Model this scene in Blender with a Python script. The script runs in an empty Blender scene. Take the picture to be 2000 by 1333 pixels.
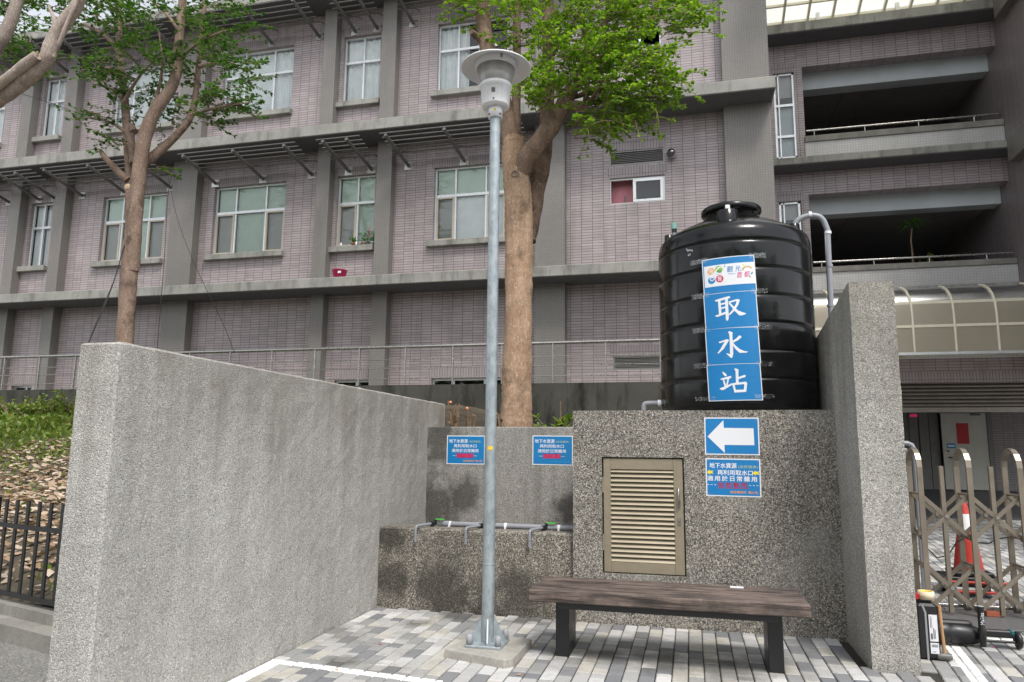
import bpy, bmesh, math, random
from mathutils import Vector, Matrix
S = bpy.context.scene
COL = S.collection
R = math.radians
rnd = random.Random(7)

# ------------------------------------------------------------------ camera, sky, sun, exposure
YAW, PITCH, ROLL, FPX, CAMH = R(13.95), R(8.6), R(-0.56), 1400.0, 1.4
_f = Vector((-math.sin(YAW)*math.cos(PITCH), math.cos(YAW)*math.cos(PITCH), math.sin(PITCH)))
_r0 = Vector((math.cos(YAW), math.sin(YAW), 0)); _d0 = -_r0.cross(_f)
_r = math.cos(ROLL)*_r0 + math.sin(ROLL)*_d0
_d = -math.sin(ROLL)*_r0 + math.cos(ROLL)*_d0
CAMP = Vector((0, 0, CAMH))
cam = bpy.data.cameras.new('camera'); camo = bpy.data.objects.new('camera', cam); COL.objects.link(camo)
cam.sensor_width = 36.0; cam.lens = FPX/2000*36.0; cam.clip_start = 0.05; cam.clip_end = 2000
m3 = Matrix((_r, -_d, -_f)).transposed()
camo.matrix_world = Matrix.Translation(CAMP) @ m3.to_4x4()
S.camera = camo
SUN_EL, SUN_AZ = R(58), R(148)          # azimuth clockwise from +Y
w = bpy.data.worlds.new('World'); S.world = w; w.use_nodes = True
wn = w.node_tree.nodes; wl = w.node_tree.links
sky = wn.new('ShaderNodeTexSky'); sky.sky_type = 'NISHITA'; sky.sun_disc = False
sky.sun_elevation = SUN_EL; sky.sun_rotation = SUN_AZ; sky.air_density = 1.0; sky.dust_density = 1.5; sky.ozone_density = 1.0
hs = wn.new('ShaderNodeHueSaturation'); hs.inputs['Saturation'].default_value = 0.22
wl.new(sky.outputs[0], hs.inputs['Color']); wl.new(hs.outputs[0], wn['Background'].inputs[0])
wn['Background'].inputs[1].default_value = 0.15
sl = bpy.data.lights.new('sun', 'SUN'); sl.energy = 1.5; sl.angle = R(14); sl.color = (1, .955, .90)
slo = bpy.data.objects.new('sun', sl); COL.objects.link(slo)
_sd = Vector((math.sin(SUN_AZ)*math.cos(SUN_EL), math.cos(SUN_AZ)*math.cos(SUN_EL), math.sin(SUN_EL)))
slo.rotation_euler = _sd.to_track_quat('Z', 'Y').to_euler()
vs = S.view_settings; vs.view_transform = 'Standard'; vs.look = 'None'; vs.gamma = 1; vs.exposure = 0.95; vs.use_curve_mapping = False

# ------------------------------------------------------------------ pixel rays (photograph is 2000 px wide) -> points on known planes
def ray(px, py): return _r*((px-1000)/FPX) + _d*((py-666.5)/FPX) + _f
def onY(px, py, Y): v = ray(px, py); return CAMP + v*(Y/v.y)
def onZ(px, py, Z=0.0): v = ray(px, py); return CAMP + v*((Z-CAMH)/v.z)

# ------------------------------------------------------------------ mesh builder
class MB:
    def __init__(s): s.v = []; s.f = []; s.sm = []
    def add(s, vs_, fs, smooth=False):
        n = len(s.v); s.v += [tuple(p) for p in vs_]; s.f += [tuple(i+n for i in f) for f in fs]; s.sm += [smooth]*len(fs); return s
    def box(s, x0, x1, y0, y1, z0, z1):
        return s.add([(x0,y0,z0),(x1,y0,z0),(x1,y1,z0),(x0,y1,z0),(x0,y0,z1),(x1,y0,z1),(x1,y1,z1),(x0,y1,z1)],
                     [(0,3,2,1),(4,5,6,7),(0,1,5,4),(1,2,6,5),(2,3,7,6),(3,0,4,7)])
    def cbox(s, x0, x1, y0, y1, z0, z1, b=.004):
        # box with chamfered edges
        vv = []
        for z, i in ((z0, b), (z0+b, 0), (z1-b, 0), (z1, b)):
            for (x, y, dx, dy) in ((x0,y0,1,1),(x1,y0,-1,1),(x1,y1,-1,-1),(x0,y1,1,-1)):
                vv.append((x+dx*(i+b), y+dy*i, z)); vv.append((x+dx*i, y+dy*(i+b), z))
        # ring order: per corner two verts
        ring = [1,0,2,3,5,4,6,7]
        ff = []
        for k in range(3):
            for a in range(8):
                i, j = ring[a], ring[(a+1) % 8]
                ff.append((k*8+i, k*8+j, (k+1)*8+j, (k+1)*8+i))
        ff.append(tuple(ring[::-1])); ff.append(tuple(24+i for i in ring))
        return s.add(vv, ff)
    def tube(s, pts, rad, n=10, caps=True, smooth=True):
        pts = [Vector(p) for p in pts]; m = len(pts)
        if not isinstance(rad, (list, tuple)): rad = [rad]*m
        up = None; base = len(s.v); vv = []; ff = []
        for i, p in enumerate(pts):
            t = (pts[min(i+1, m-1)] - pts[max(i-1, 0)])
            t = t.normalized() if t.length > 1e-9 else Vector((0,0,1))
            if up is None:
                a = Vector((0,0,1)) if abs(t.z) < .9 else Vector((1,0,0)); up = (a - t*a.dot(t)).normalized()
            else:
                up = up - t*up.dot(t)
                up = up.normalized() if up.length > 1e-6 else t.orthogonal().normalized()
            sd = t.cross(up)
            for k in range(n):
                a = 2*math.pi*k/n; vv.append(p + (up*math.cos(a) + sd*math.sin(a))*rad[i])
        for i in range(m-1):
            for k in range(n):
                ff.append((i*n+k, i*n+(k+1) % n, (i+1)*n+(k+1) % n, (i+1)*n+k))
        s.add(vv, ff, smooth)
        if caps:
            s.add(vv[:n], [tuple(range(n))[::-1]]); s.add(vv[(m-1)*n:], [tuple(range(n))])
        return s
    def lathe(s, prof, c=(0,0,0), n=32, a0=0.0, a1=2*math.pi, smooth=True, capb=False, capt=False):
        full = abs(a1-a0-2*math.pi) < 1e-6; nn = n if full else n+1; vv = []; ff = []
        for (r, z) in prof:
            for k in range(nn):
                a = a0+(a1-a0)*k/n; vv.append((c[0]+r*math.cos(a), c[1]+r*math.sin(a), c[2]+z))
        for i in range(len(prof)-1):
            for k in range(n if full else n):
                k2 = (k+1) % nn
                if not full and k == n: continue
                ff.append((i*nn+k, i*nn+k2, (i+1)*nn+k2, (i+1)*nn+k))
        b = len(s.v); s.add(vv, ff, smooth)
        if capb: s.add(vv[:nn], [tuple(range(nn))[::-1]])
        if capt: s.add(vv[-nn:], [tuple(range(nn))])
        return s
    def prism(s, poly, axis, a, b):
        # extrude a 2D polygon along an axis ('x': poly=(y,z), 'y': (x,z), 'z': (x,y))
        def P(q, t): return {'x': (t,q[0],q[1]), 'y': (q[0],t,q[1]), 'z': (q[0],q[1],t)}[axis]
        n = len(poly); vv = [P(q, a) for q in poly]+[P(q, b) for q in poly]
        ff = [(i, (i+1) % n, n+(i+1) % n, n+i) for i in range(n)]+[tuple(range(n))[::-1], tuple(range(n, 2*n))]
        return s.add(vv, ff)
    def bar(s, p, q, wd, ht, up=(0,0,1)):
        # rectangular bar from p to q, wd across, ht along 'up'
        p = Vector(p); q = Vector(q); t = (q-p).normalized(); u = Vector(up); u = (u-t*u.dot(t)).normalized(); sd = t.cross(u)
        vv = []
        for c in (p, q):
            for (a, b) in ((-1,-1),(1,-1),(1,1),(-1,1)): vv.append(c+sd*(a*wd/2)+u*(b*ht/2))
        return s.add(vv, [(0,1,2,3),(7,6,5,4),(0,4,5,1),(1,5,6,2),(2,6,7,3),(3,7,4,0)])
    def build(s, name, mat, parent=None, **kw): return link(name, s, mat, parent, **kw)

WLOC = {}
def tag(o, label=None, cat=None, group=None, kind=None):
    if label: o['label'] = label
    if cat: o['category'] = cat
    if group: o['group'] = group
    if kind: o['kind'] = kind
    return o
def link(name, mb, mat, parent=None, kind=None, fixn=True, origin=None):
    me = bpy.data.meshes.new(name)
    vv = mb.v
    if origin is None:
        xs = [min(p[i] for p in vv) for i in range(3)]; ys = [max(p[i] for p in vv) for i in range(3)]
        c = Vector(((xs[0]+ys[0])/2, (xs[1]+ys[1])/2, xs[2]))
    else: c = Vector(origin)
    me.from_pydata([(p[0]-c.x, p[1]-c.y, p[2]-c.z) for p in vv], [], mb.f)
    me.polygons.foreach_set('use_smooth', mb.sm)
    if fixn:
        bm = bmesh.new(); bm.from_mesh(me); bmesh.ops.recalc_face_normals(bm, faces=bm.faces); bm.to_mesh(me); bm.free()
    me.materials.append(mat)
    o = bpy.data.objects.new(name, me); COL.objects.link(o)
    place(o, c, parent)
    if kind: o['kind'] = kind
    return o
def place(o, c, parent):
    c = Vector(c)
    if parent is not None:
        o.parent = parent; o.location = c - WLOC[parent.name]
    else: o.location = c
    WLOC[o.name] = c
def thing(name, loc, label, cat, group=None):
    o = bpy.data.objects.new(name, None); COL.objects.link(o); o.empty_display_size = .1
    o.location = loc; WLOC[o.name] = Vector(loc)
    return tag(o, label, cat, group)
def inst(name, mesh, c, parent, rot=None, scale=None):
    o = bpy.data.objects.new(name, mesh); COL.objects.link(o); place(o, c, parent)
    if rot: o.rotation_euler = rot
    if scale: o.scale = scale
    return o

# ------------------------------------------------------------------ materials
class NT:
    def __init__(s, name):
        s.m = bpy.data.materials.new(name); s.m.use_nodes = True; s.t = s.m.node_tree; s.b = s.t.nodes['Principled BSDF']
    def n(s, typ, **kw):
        o = s.t.nodes.new('ShaderNode'+typ)
        for k, v in kw.items():
            if k in o.inputs: s.put(o.inputs[k], v)
            else: setattr(o, k, v)
        return o
    def put(s, sock, v):
        if hasattr(v, 'is_output') or isinstance(v, bpy.types.NodeSocket): s.t.links.new(v, sock)
        else: sock.default_value = v
    def math(s, op, a, b=0.0, c=None):
        o = s.t.nodes.new('ShaderNodeMath'); o.operation = op; s.put(o.inputs[0], a); s.put(o.inputs[1], b)
        if c is not None: s.put(o.inputs[2], c)
        return o.outputs[0]
    def ramp(s, fac, stops, interp='LINEAR'):
        o = s.t.nodes.new('ShaderNodeValToRGB'); s.put(o.inputs[0], fac); cr = o.color_ramp; cr.interpolation = interp
        while len(cr.elements) < len(stops): cr.elements.new(.5)
        for e, (p, c) in zip(cr.elements, stops):
            e.position = p; e.color = (c[0], c[1], c[2], 1) if hasattr(c, '__len__') else (c, c, c, 1)
        return o.outputs[0]
    def mix(s, fac, a, b, mode='MIX'):
        o = s.t.nodes.new('ShaderNodeMix'); o.data_type = 'RGBA'; o.blend_type = mode
        s.put(o.inputs[0], fac); s.put(o.inputs[6], a if not isinstance(a, tuple) else (*a[:3], 1)); s.put(o.inputs[7], b if not isinstance(b, tuple) else (*b[:3], 1))
        return o.outputs[2]
    def pos(s): return s.n('NewGeometry').outputs['Position']
    def obj(s): return s.n('TexCoord').outputs['Object']
    def scale(s, vec, sc):
        o = s.n('VectorMath'); o.operation = 'MULTIPLY'; s.put(o.inputs[0], vec); o.inputs[1].default_value = sc; return o.outputs[0]
    def noise(s, vec, sc, det=3, rough=.55): 
        o = s.n('TexNoise', Scale=sc, Detail=det, Roughness=rough); s.put(o.inputs['Vector'], vec); return o.outputs[0]
    def bump(s, h, strength=.3, dist=.01):
        o = s.n('Bump', Strength=strength, Distance=dist); s.put(o.inputs['Height'], h); s.put(s.b.inputs['Normal'], o.outputs[0]); return o
    def set(s, **kw):
        for k, v in kw.items(): s.put(s.b.inputs[k.replace('_', ' ')], v if not (isinstance(v, tuple) and len(v) == 3) else (*v, 1))
        return s.m

def plain(name, col, rough=.6, metal=0.0, var=.12, vs=5.0, bump=0.0, bs=60.0, coat=0.0, emit=None, alpha=None):
    t = NT(name); p = t.pos()
    if var:
        nz = t.noise(p, vs, 4); c = t.ramp(nz, [(.25, tuple(max(0, x*(1-var)) for x in col)), (.75, tuple(min(1, x*(1+var)) for x in col))])
        t.put(t.b.inputs['Base Color'], c)
        t.put(t.b.inputs['Roughness'], t.ramp(t.noise(p, vs*3, 2), [(.3, max(0, rough-.08)), (.7, min(1, rough+.08))]))
    else: t.set(Base_Color=col, Roughness=rough)
    t.set(Metallic=metal)
    if bump: t.bump(t.noise(p, bs, 3), bump, .01)
    if coat: t.set(Coat_Weight=coat, Coat_Roughness=.1)
    if emit: t.set(Emission_Color=emit[0], Emission_Strength=emit[1])
    return t.m

def aggregate(name, pal, vsc, dirt=(.05,.05,.04), dirtamt=.3, streak=.25, wash=None, blobs=(), moss=0.0, joint=.35, runoff=None):
    # washed pebble render: voronoi pebbles in a cement bed, rain streaks, optional damp blobs (centre, radius)
    t = NT(name); p = t.pos()
    warp = t.n('VectorMath'); warp.operation = 'ADD'
    v1 = t.n('TexVoronoi', Scale=vsc); t.put(v1.inputs['Vector'], p)
    v2 = t.n('TexVoronoi', Scale=vsc*1.9); t.put(v2.inputs['Vector'], p)
    sep = t.n('SeparateColor'); t.put(sep.inputs[0], v1.outputs['Color'])
    sep2 = t.n('SeparateColor'); t.put(sep2.inputs[0], v2.outputs['Color'])
    n = len(pal)
    c1 = t.ramp(sep.outputs[0], [(i/n, c) for i, c in enumerate(pal)], 'CONSTANT')
    c2 = t.ramp(sep2.outputs[1], [(i/n, c) for i, c in enumerate(pal[::-1])], 'CONSTANT')
    c = t.mix(t.math('GREATER_THAN', t.noise(p, vsc*.35, 1), .5), c1, c2)
    edge = t.ramp(v1.outputs['Distance'], [(.32, 0.0), (.75, 1.0)])
    cem = tuple(sum(q[i] for q in pal)/n*.62 for i in range(3))
    c = t.mix(t.math('MULTIPLY', edge, joint), c, cem)
    big = t.noise(p, 1.1, 5, .6)
    c = t.mix(1.0, c, t.ramp(big, [(.3, 1-.16), (.7, 1.1)]), 'MULTIPLY')
    st = t.noise(t.scale(p, (7, 7, .55)), 1.0, 5, .65)
    c = t.mix(t.math('MULTIPLY', t.ramp(st, [(.46, 0.0), (.66, 1.0)]), streak), c, dirt)
    if runoff:      # brown rain run-off hanging from the wall head, ragged lower edge
        sz = t.n('SeparateXYZ'); t.put(sz.inputs[0], p)
        drip = t.math('ADD', sz.outputs[2], t.math('MULTIPLY', t.math('SUBTRACT', t.noise(t.scale(p, (5,5,.3)), 1.0, 4, .6), .5), 2.6))
        k = t.ramp(t.math('SUBTRACT', drip, runoff[0]), [(0.0, 0.0), (.75, 1.0)])
        k = t.math('MULTIPLY', k, t.ramp(t.noise(p, 3.2, 5, .65), [(.3, .35), (.65, 1.0)]))
        c = t.mix(t.math('MULTIPLY', k, runoff[1]), c, runoff[2])
    pt = t.noise(p, 2.7, 6, .7)
    c = t.mix(t.math('MULTIPLY', t.ramp(pt, [(.55, 0.0), (.72, 1.0)]), dirtamt), c, dirt)
    if wash: c = t.mix(t.math('MULTIPLY', t.ramp(t.noise(p, 1.7, 5, .7), [(.5, 0.0), (.7, 1.0)]), .5), c, wash)
    wet = None
    for (bc, br) in blobs:
        q = t.n('VectorMath'); q.operation = 'DISTANCE'; t.put(q.inputs[0], p); q.inputs[1].default_value = bc
        dn = t.math('ADD', q.outputs['Value'], t.math('MULTIPLY', t.math('SUBTRACT', t.noise(p, 5.5, 5, .65), .5), br*2.2))
        k = t.ramp(t.math('DIVIDE', dn, br), [(.45, 1.0), (1.0, 0.0)])
        wet = k if wet is None else t.math('MAXIMUM', wet, k)
    if wet is not None:
        c = t.mix(t.math('MULTIPLY', wet, .72), c, (.035,.033,.026))
        t.put(t.b.inputs['Roughness'], t.ramp(wet, [(0, .85), (1, .55)]))
    else: t.set(Roughness=.85)
    t.put(t.b.inputs['Base Color'], c)
    h = t.math('SUBTRACT', 1.0, v1.outputs['Distance'])
    t.bump(t.math('ADD', h, t.math('MULTIPLY', t.noise(p, vsc*3, 2), .4)), .55, .006)
    t.set(Specular_IOR_Level=.3)
    return t.m

def tiles(name, tile, joint, wdt, hgt, mort=.006, var=.1, rough=.4, stain=.3, bump=.35, swap=False, grime=(.09,.085,.08)):
    # stack-bond ceramic tile laid out in metres on whichever vertical plane the face lies in
    t = NT(name); g = t.n('NewGeometry'); p = g.outputs['Position']
    sp = t.n('SeparateXYZ'); t.put(sp.inputs[0], p); sn = t.n('SeparateXYZ'); t.put(sn.inputs[0], g.outputs['Normal'])
    isx = t.math('GREATER_THAN', t.math('ABSOLUTE', sn.outputs[0]), .6)
    isz = t.math('GREATER_THAN', t.math('ABSOLUTE', sn.outputs[2]), .6)
    u = t.math('ADD', t.math('MULTIPLY', sp.outputs[0], t.math('SUBTRACT', 1.0, isx)), t.math('MULTIPLY', sp.outputs[1], isx))
    v = t.math('ADD', t.math('MULTIPLY', sp.outputs[2], t.math('SUBTRACT', 1.0, isz)), t.math('MULTIPLY', sp.outputs[1], isz))
    cb = t.n('CombineXYZ'); t.put(cb.inputs[0], u); t.put(cb.inputs[1], v)
    br = t.n('TexBrick', Scale=1.0); br.offset = 0.0; br.squash = 1.0
    t.put(br.inputs['Vector'], cb.outputs[0])
    br.inputs['Brick Width'].default_value = wdt; br.inputs['Row Height'].default_value = hgt
    br.inputs['Mortar Size'].default_value = mort; br.inputs['Mortar Smooth'].default_value = .2; br.inputs['Bias'].default_value = 0
    a = tuple(x*(1-var) for x in tile); b = tuple(min(1, x*(1+var)) for x in tile)
    br.inputs['Color1'].default_value = (*a, 1); br.inputs['Color2'].default_value = (*b, 1); br.inputs['Mortar'].default_value = (*joint, 1)
    c = br.outputs['Color']
    big = t.noise(p, .6, 5, .6)
    c = t.mix(1.0, c, t.ramp(big, [(.3, .82), (.7, 1.06)]), 'MULTIPLY')
    st = t.noise(t.scale(p, (4, 4, .35)), 1.0, 5, .65)
    c = t.mix(t.math('MULTIPLY', t.ramp(st, [(.5, 0.0), (.72, 1.0)]), stain), c, grime)
    t.put(t.b.inputs['Base Color'], c)
    t.put(t.b.inputs['Roughness'], t.math('ADD', t.math('MULTIPLY', br.outputs['Fac'], .3), rough))
    t.bump(t.math('SUBTRACT', 1.0, br.outputs['Fac']), bump, .006)
    return t.m

M = {}
M['agg_left'] = aggregate('washed_pebble_grey', [(.42,.41,.385),(.54,.525,.495),(.28,.275,.26),(.46,.445,.41),(.66,.645,.615),(.36,.35,.335),(.51,.485,.44)], 135, dirt=(.20,.185,.155), dirtamt=.18, streak=.22, joint=.25, runoff=(1.1,.6,(.18,.163,.13)))
M['agg_plat'] = aggregate('washed_pebble_brown', [(.24,.218,.185),(.44,.405,.345),(.07,.067,.062),(.18,.163,.14),(.54,.51,.455),(.12,.115,.105),(.30,.268,.22),(.06,.06,.06)], 100, dirt=(.06,.055,.045), dirtamt=.25, streak=.18, wash=(.30,.29,.27), joint=.35)
M['agg_back'] = aggregate('washed_pebble_backwall', [(.29,.275,.25),(.40,.385,.35),(.17,.165,.155),(.32,.305,.275),(.47,.45,.42),(.22,.215,.20)], 130, dirt=(.05,.046,.038), dirtamt=.45, streak=.3, joint=.35,
    blobs=[((-2.62,7.375,1.5),.3),((-2.35,7.375,.95),.22),((-1.25,7.375,.82),.22),((-2.7,7.375,.8),.35)])
M['agg_ledge'] = aggregate('washed_pebble_ledge', [(.20,.178,.145),(.37,.335,.275),(.06,.056,.048),(.15,.132,.11),(.5,.47,.41),(.09,.083,.072)], 100, dirt=(.04,.036,.028), dirtamt=.5, streak=.35, joint=.5,
    blobs=[((-2.15,6.2,.16),.36),((-1.45,6.2,.18),.3),((-2.6,6.2,.25),.2),((-1.75,6.2,.02),.25),((-2.66,6.2,.6),.16)])
M['agg_pillar'] = aggregate('washed_pebble_pillar', [(.34,.325,.29),(.48,.46,.42),(.20,.195,.18),(.40,.385,.35),(.58,.56,.52),(.27,.26,.24)], 120, dirt=(.13,.12,.095), dirtamt=.25, streak=.25, joint=.3, runoff=(1.7,.5,(.15,.135,.10)))

def conc(name, col, dirt, amt=.5, sc=1.5, rough=.85, streakz=True):
    t = NT(name); p = t.pos()
    c = t.ramp(t.noise(p, sc, 6, .65), [(.28, tuple(x*.75 for x in col)), (.72, tuple(x*1.18 for x in col))])
    q = t.scale(p, (3.5, 3.5, .8)) if streakz else p
    c = t.mix(t.math('MULTIPLY', t.ramp(t.noise(q, 1.0, 6, .7), [(.48, 0.0), (.66, 1.0)]), amt), c, dirt)
    c = t.mix(1.0, c, t.ramp(t.noise(p, 60, 2), [(.3, .86), (.7, 1.1)]), 'MULTIPLY')
    t.put(t.b.inputs['Base Color'], c); t.set(Roughness=rough, Specular_IOR_Level=.25)
    t.bump(t.noise(p, 45, 4), .3, .006)
    return t.m
M['ledge'] = conc('weathered_ledge_concrete', (.29,.285,.26), (.075,.075,.065), .6)
M['soffit'] = plain('dark_grey_soffit', (.10,.10,.105), .8, var=.1)  # dark grey underside sheets, darker than the ledge concrete
M['mossy'] = conc('mossy_black_concrete', (.075,.073,.062), (.012,.013,.010), .85, 1.2)
M['kerb'] = conc('kerb_concrete', (.25,.24,.215), (.12,.115,.095), .4, 3)
M['pad'] = conc('footing_concrete', (.36,.345,.31), (.17,.16,.13), .4, 5, streakz=False)
M['asphalt'] = aggregate('old_asphalt', [(.17,.168,.155),(.25,.245,.225),(.11,.11,.10),(.31,.30,.28),(.20,.195,.18)], 90, dirt=(.15,.155,.11), dirtamt=.5, streak=0, joint=.3)
M['bed'] = conc('paver_joint_sand', (.045,.042,.036), (.02,.02,.017), .5, 4, streakz=False)
M['court'] = conc('dark_hall_floor', (.12,.12,.122), (.06,.06,.06), .3, 1.0, .45, streakz=False)
M['soil'] = plain('bare_soil', (.085,.068,.045), .95, var=.45, vs=3.0, bump=.6, bs=18)
M['tile'] = tiles('mauve_strip_tile', (.355,.300,.304), (.105,.09,.088), .249, .0625, .0055, .11, .35)
M['soldier'] = tiles('mauve_soldier_tile', (.31,.265,.27), (.105,.092,.09), .0625, .249, .0055, .07, .35)
M['mosaic'] = tiles('grey_mosaic_tile', (.20,.187,.173), (.15,.14,.129), .052, .052, .005, .05, .4, stain=.18, bump=.15)
M['mosaic_light'] = tiles('pale_mosaic_tile', (.56,.55,.535), (.43,.42,.405), .06, .06, .005, .04, .4, stain=.12, bump=.15)
M['tile_shaded'] = tiles('shadow_mauve_tile', (.24,.208,.21), (.10,.09,.09), .249, .0625, .0055, .07, .4)  # mauve strip tile again, with the shade put into a darker colour
M['alum'] = plain('aluminium_frame', (.62,.63,.63), .35, .55, .06)
M['bronze_fr'] = plain('tan_sash_frame', (.43,.385,.31), .4, .2, .08)
M['steel'] = plain('stainless_tube', (.42,.40,.38), .28, .9, .1, 8)
M['armmat'] = plain('painted_bracket_steel', (.13,.125,.12), .5, .3, .15, 8)
M['blind'] = plain('sky_paled_green_blind', (.60,.69,.62), .8, var=.05)  # greenish blind, paled to stand in for sky mirrored in the panes
M['blind_grey'] = plain('grey_screen', (.45,.445,.43), .8, var=.08)
M['curtain'] = plain('white_curtain_cloth', (.86,.86,.88), .85, var=.08)
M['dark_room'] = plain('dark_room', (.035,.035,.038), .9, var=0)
M['beam'] = plain('grey_blue_paint', (.52,.56,.58), .55, var=.1, vs=1.2)
M['ceil'] = tiles('dark_ceiling_strip', (.34,.32,.31), (.11,.11,.11), 4.0, .10, .008, .05, .6)
t = NT('window_glass'); t.b.inputs['Base Color'].default_value = (.02,.03,.03,1)
tr = t.n('BsdfTransparent'); tr.inputs[0].default_value = (.93,.97,.95,1); gl = t.n('BsdfGlossy', Roughness=.02); gl.inputs[0].default_value = (1,1,1,1)
fr = t.n('Fresnel', IOR=1.6); mx = t.n('MixShader'); t.put(mx.inputs[0], fr.outputs[0]); t.put(mx.inputs[1], tr.outputs[0]); t.put(mx.inputs[2], gl.outputs[0])
t.t.links.new(mx.outputs[0], t.t.nodes['Material Output'].inputs[0]); M['glass'] = t.m

# ------------------------------------------------------------------ ground
g = MB(); g.add([(-400,-300,-.06),(400,-300,-.06),(400,500,-.06),(-400,500,-.06)], [(0,1,2,3)])
tag(g.build('ground', M['asphalt'], kind='structure'))
a = MB(); a.add([(-30,-20,-.004),(-3.02,-20,-.004),(-3.02,12,-.004),(-30,12,-.004)], [(0,1,2,3)])
tag(a.build('road', M['asphalt'], kind='structure'))
PAV = MB(); PAV.add([(-3.02,-6,-.014),(14,-6,-.014),(14,18.2,-.014),(-3.02,18.2,-.014)], [(0,1,2,3)])
PAV = PAV.build('pavement', M['bed'], kind='structure')
# pavers: 105 x 210 mm, running bond; the yard behind the gate is laid a few degrees off
PAINT = [(onZ(530,1291), onZ(860,1334), .042), (Vector((-2.70, 3.0, 0)), Vector((-2.70, onZ(536,1291).y+.03, 0)), .05), (onZ(1838,1247), onZ(2020,1252), .04), (onZ(1850,1250), onZ(1920,1340), .05)]
def paver_mat(name, island):
    t = NT(name); p = t.pos()
    r = t.n('NewGeometry').outputs['Random Per Island'] if island else t.n('ObjectInfo').outputs['Random']
    c = t.ramp(r, [(0,(.40,.395,.385)),(.2,(.28,.28,.275)),(.36,(.50,.495,.485)),(.52,(.21,.212,.218)),(.64,(.45,.43,.385)),(.78,(.185,.19,.20)),(.87,(.35,.345,.335)),(.95,(.56,.55,.53))], 'CONSTANT')
    c = t.mix(1.0, c, t.ramp(t.noise(p, 130, 2), [(.3, .85), (.7, 1.12)]), 'MULTIPLY')
    c = t.mix(t.math('MULTIPLY', t.ramp(t.noise(p, 1.6, 6, .7), [(.5, 0.0), (.68, 1.0)]), .5), c, (.14,.13,.105))
    c = t.mix(t.math('MULTIPLY', t.ramp(t.noise(p, 7, 5, .7), [(.56, 0.0), (.7, 1.0)]), .4), c, (.12,.115,.10))
    # water stain left under the bench and along the tap ledge
    wet = None
    for (bc, br) in (((-.62,5.22,0),.26),((-.2,5.2,0),.34),((.2,5.16,0),.30),((-1.9,6.1,0),.28),((-2.2,5.75,0),.16),((-1.35,6.1,0),.22),((-2.3,4.6,0),.16)):
        q = t.n('VectorMath'); q.operation = 'DISTANCE'; t.put(q.inputs[0], p); q.inputs[1].default_value = bc
        k = t.ramp(t.math('DIVIDE', t.math('ADD', q.outputs['Value'], t.math('MULTIPLY', t.math('SUBTRACT', t.noise(p, 6, 5, .7), .5), br*1.6)), br), [(.4, 1.0), (1.0, 0.0)])
        wet = k if wet is None else t.math('MAXIMUM', wet, k)
    c = t.mix(t.math('MULTIPLY', wet, .62), c, (.075,.07,.055))
    # worn white line paint on the stones
    line = None
    for (A, B, hw) in PAINT:
        d = Vector((B[0]-A[0], B[1]-A[1], 0)); L = d.length; d.normalize(); nrm = Vector((-d.y, d.x, 0))
        s1 = t.n('VectorMath'); s1.operation = 'SUBTRACT'; t.put(s1.inputs[0], p); s1.inputs[1].default_value = (A[0], A[1], 0)
        da = t.n('VectorMath'); da.operation = 'DOT_PRODUCT'; t.put(da.inputs[0], s1.outputs[0]); da.inputs[1].default_value = d
        dn = t.n('VectorMath'); dn.operation = 'DOT_PRODUCT'; t.put(dn.inputs[0], s1.outputs[0]); dn.inputs[1].default_value = nrm
        k = t.math('MULTIPLY', t.math('LESS_THAN', t.math('ADD', t.math('ABSOLUTE', dn.outputs['Value']), t.math('MULTIPLY', t.math('SUBTRACT', t.noise(p, 30, 3), .5), .012)), hw), t.math('MULTIPLY', t.math('GREATER_THAN', da.outputs['Value'], 0.0), t.math('LESS_THAN', da.outputs['Value'], L)))
        line = k if line is None else t.math('MAXIMUM', line, k)
    line = t.math('MULTIPLY', line, t.ramp(t.noise(p, 14, 5, .7), [(.34, .35), (.46, .95)]))
    c = t.mix(line, c, (.80,.80,.79))
    t.put(t.b.inputs['Base Color'], c); t.set(Roughness=.85, Specular_IOR_Level=.3)
    t.bump(t.noise(p, 160, 3), .3, .003)
    return t.m
M['paver'] = paver_mat('concrete_paver', False); M['paver_far'] = paver_mat('concrete_paver_field', True)
M['white'] = plain('road_paint_white', (.78,.78,.77), .6, var=.06, vs=12)
PW, PL, TH = .100, .209, .014
def paver_verts(w_, l_, h_):
    b = .006; x, y = w_/2, l_/2
    vv = [(-x,-y,-TH),(x,-y,-TH),(x,y,-TH),(-x,y,-TH),(-x,-y,h_-b),(x,-y,h_-b),(x,y,h_-b),(-x,y,h_-b),(-x+b,-y+b,h_),(x-b,-y+b,h_),(x-b,y-b,h_),(-x+b,y-b,h_)]
    ff = [(8,9,10,11)]
    for k in (0, 4):
        for i in range(4): ff.append((k+i, k+(i+1) % 4, k+4+(i+1) % 4, k+4+i))
    return vv, ff
pvme = {}
for key, l_ in (('full', PL-.008), ('half', PL/2-.008)):
    vv, ff = paver_verts(PW-.0065, l_, 0.0); me = bpy.data.meshes.new('paver'); me.from_pydata(vv, [], ff); me.materials.append(M['paver']); pvme[key] = me
cands = []
def add_region(ang, x0, x1, y0, y1, ok, piv):
    ca, sa = math.cos(ang), math.sin(ang)
    nx = int((x1-x0)/PW)+1
    for i in range(nx):
        x = x0+(i+.5)*PW; y = y0 + (0 if i % 2 else PL/2) + (rnd.random()-.5)*.012
        while y < y1:
            # now and then two half stones replace a whole one
            parts = [('full', y+PL/2)] if rnd.random() > .10 else [('half', y+PL/4), ('half', y+PL*3/4)]
            for kd, yc in parts:
                wx = piv[0]+(x-piv[0])*ca-(yc-piv[1])*sa; wy = piv[1]+(x-piv[0])*sa+(yc-piv[1])*ca
                if ok(wx, wy): cands.append((wx, wy, ang, kd))
            y += PL
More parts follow.
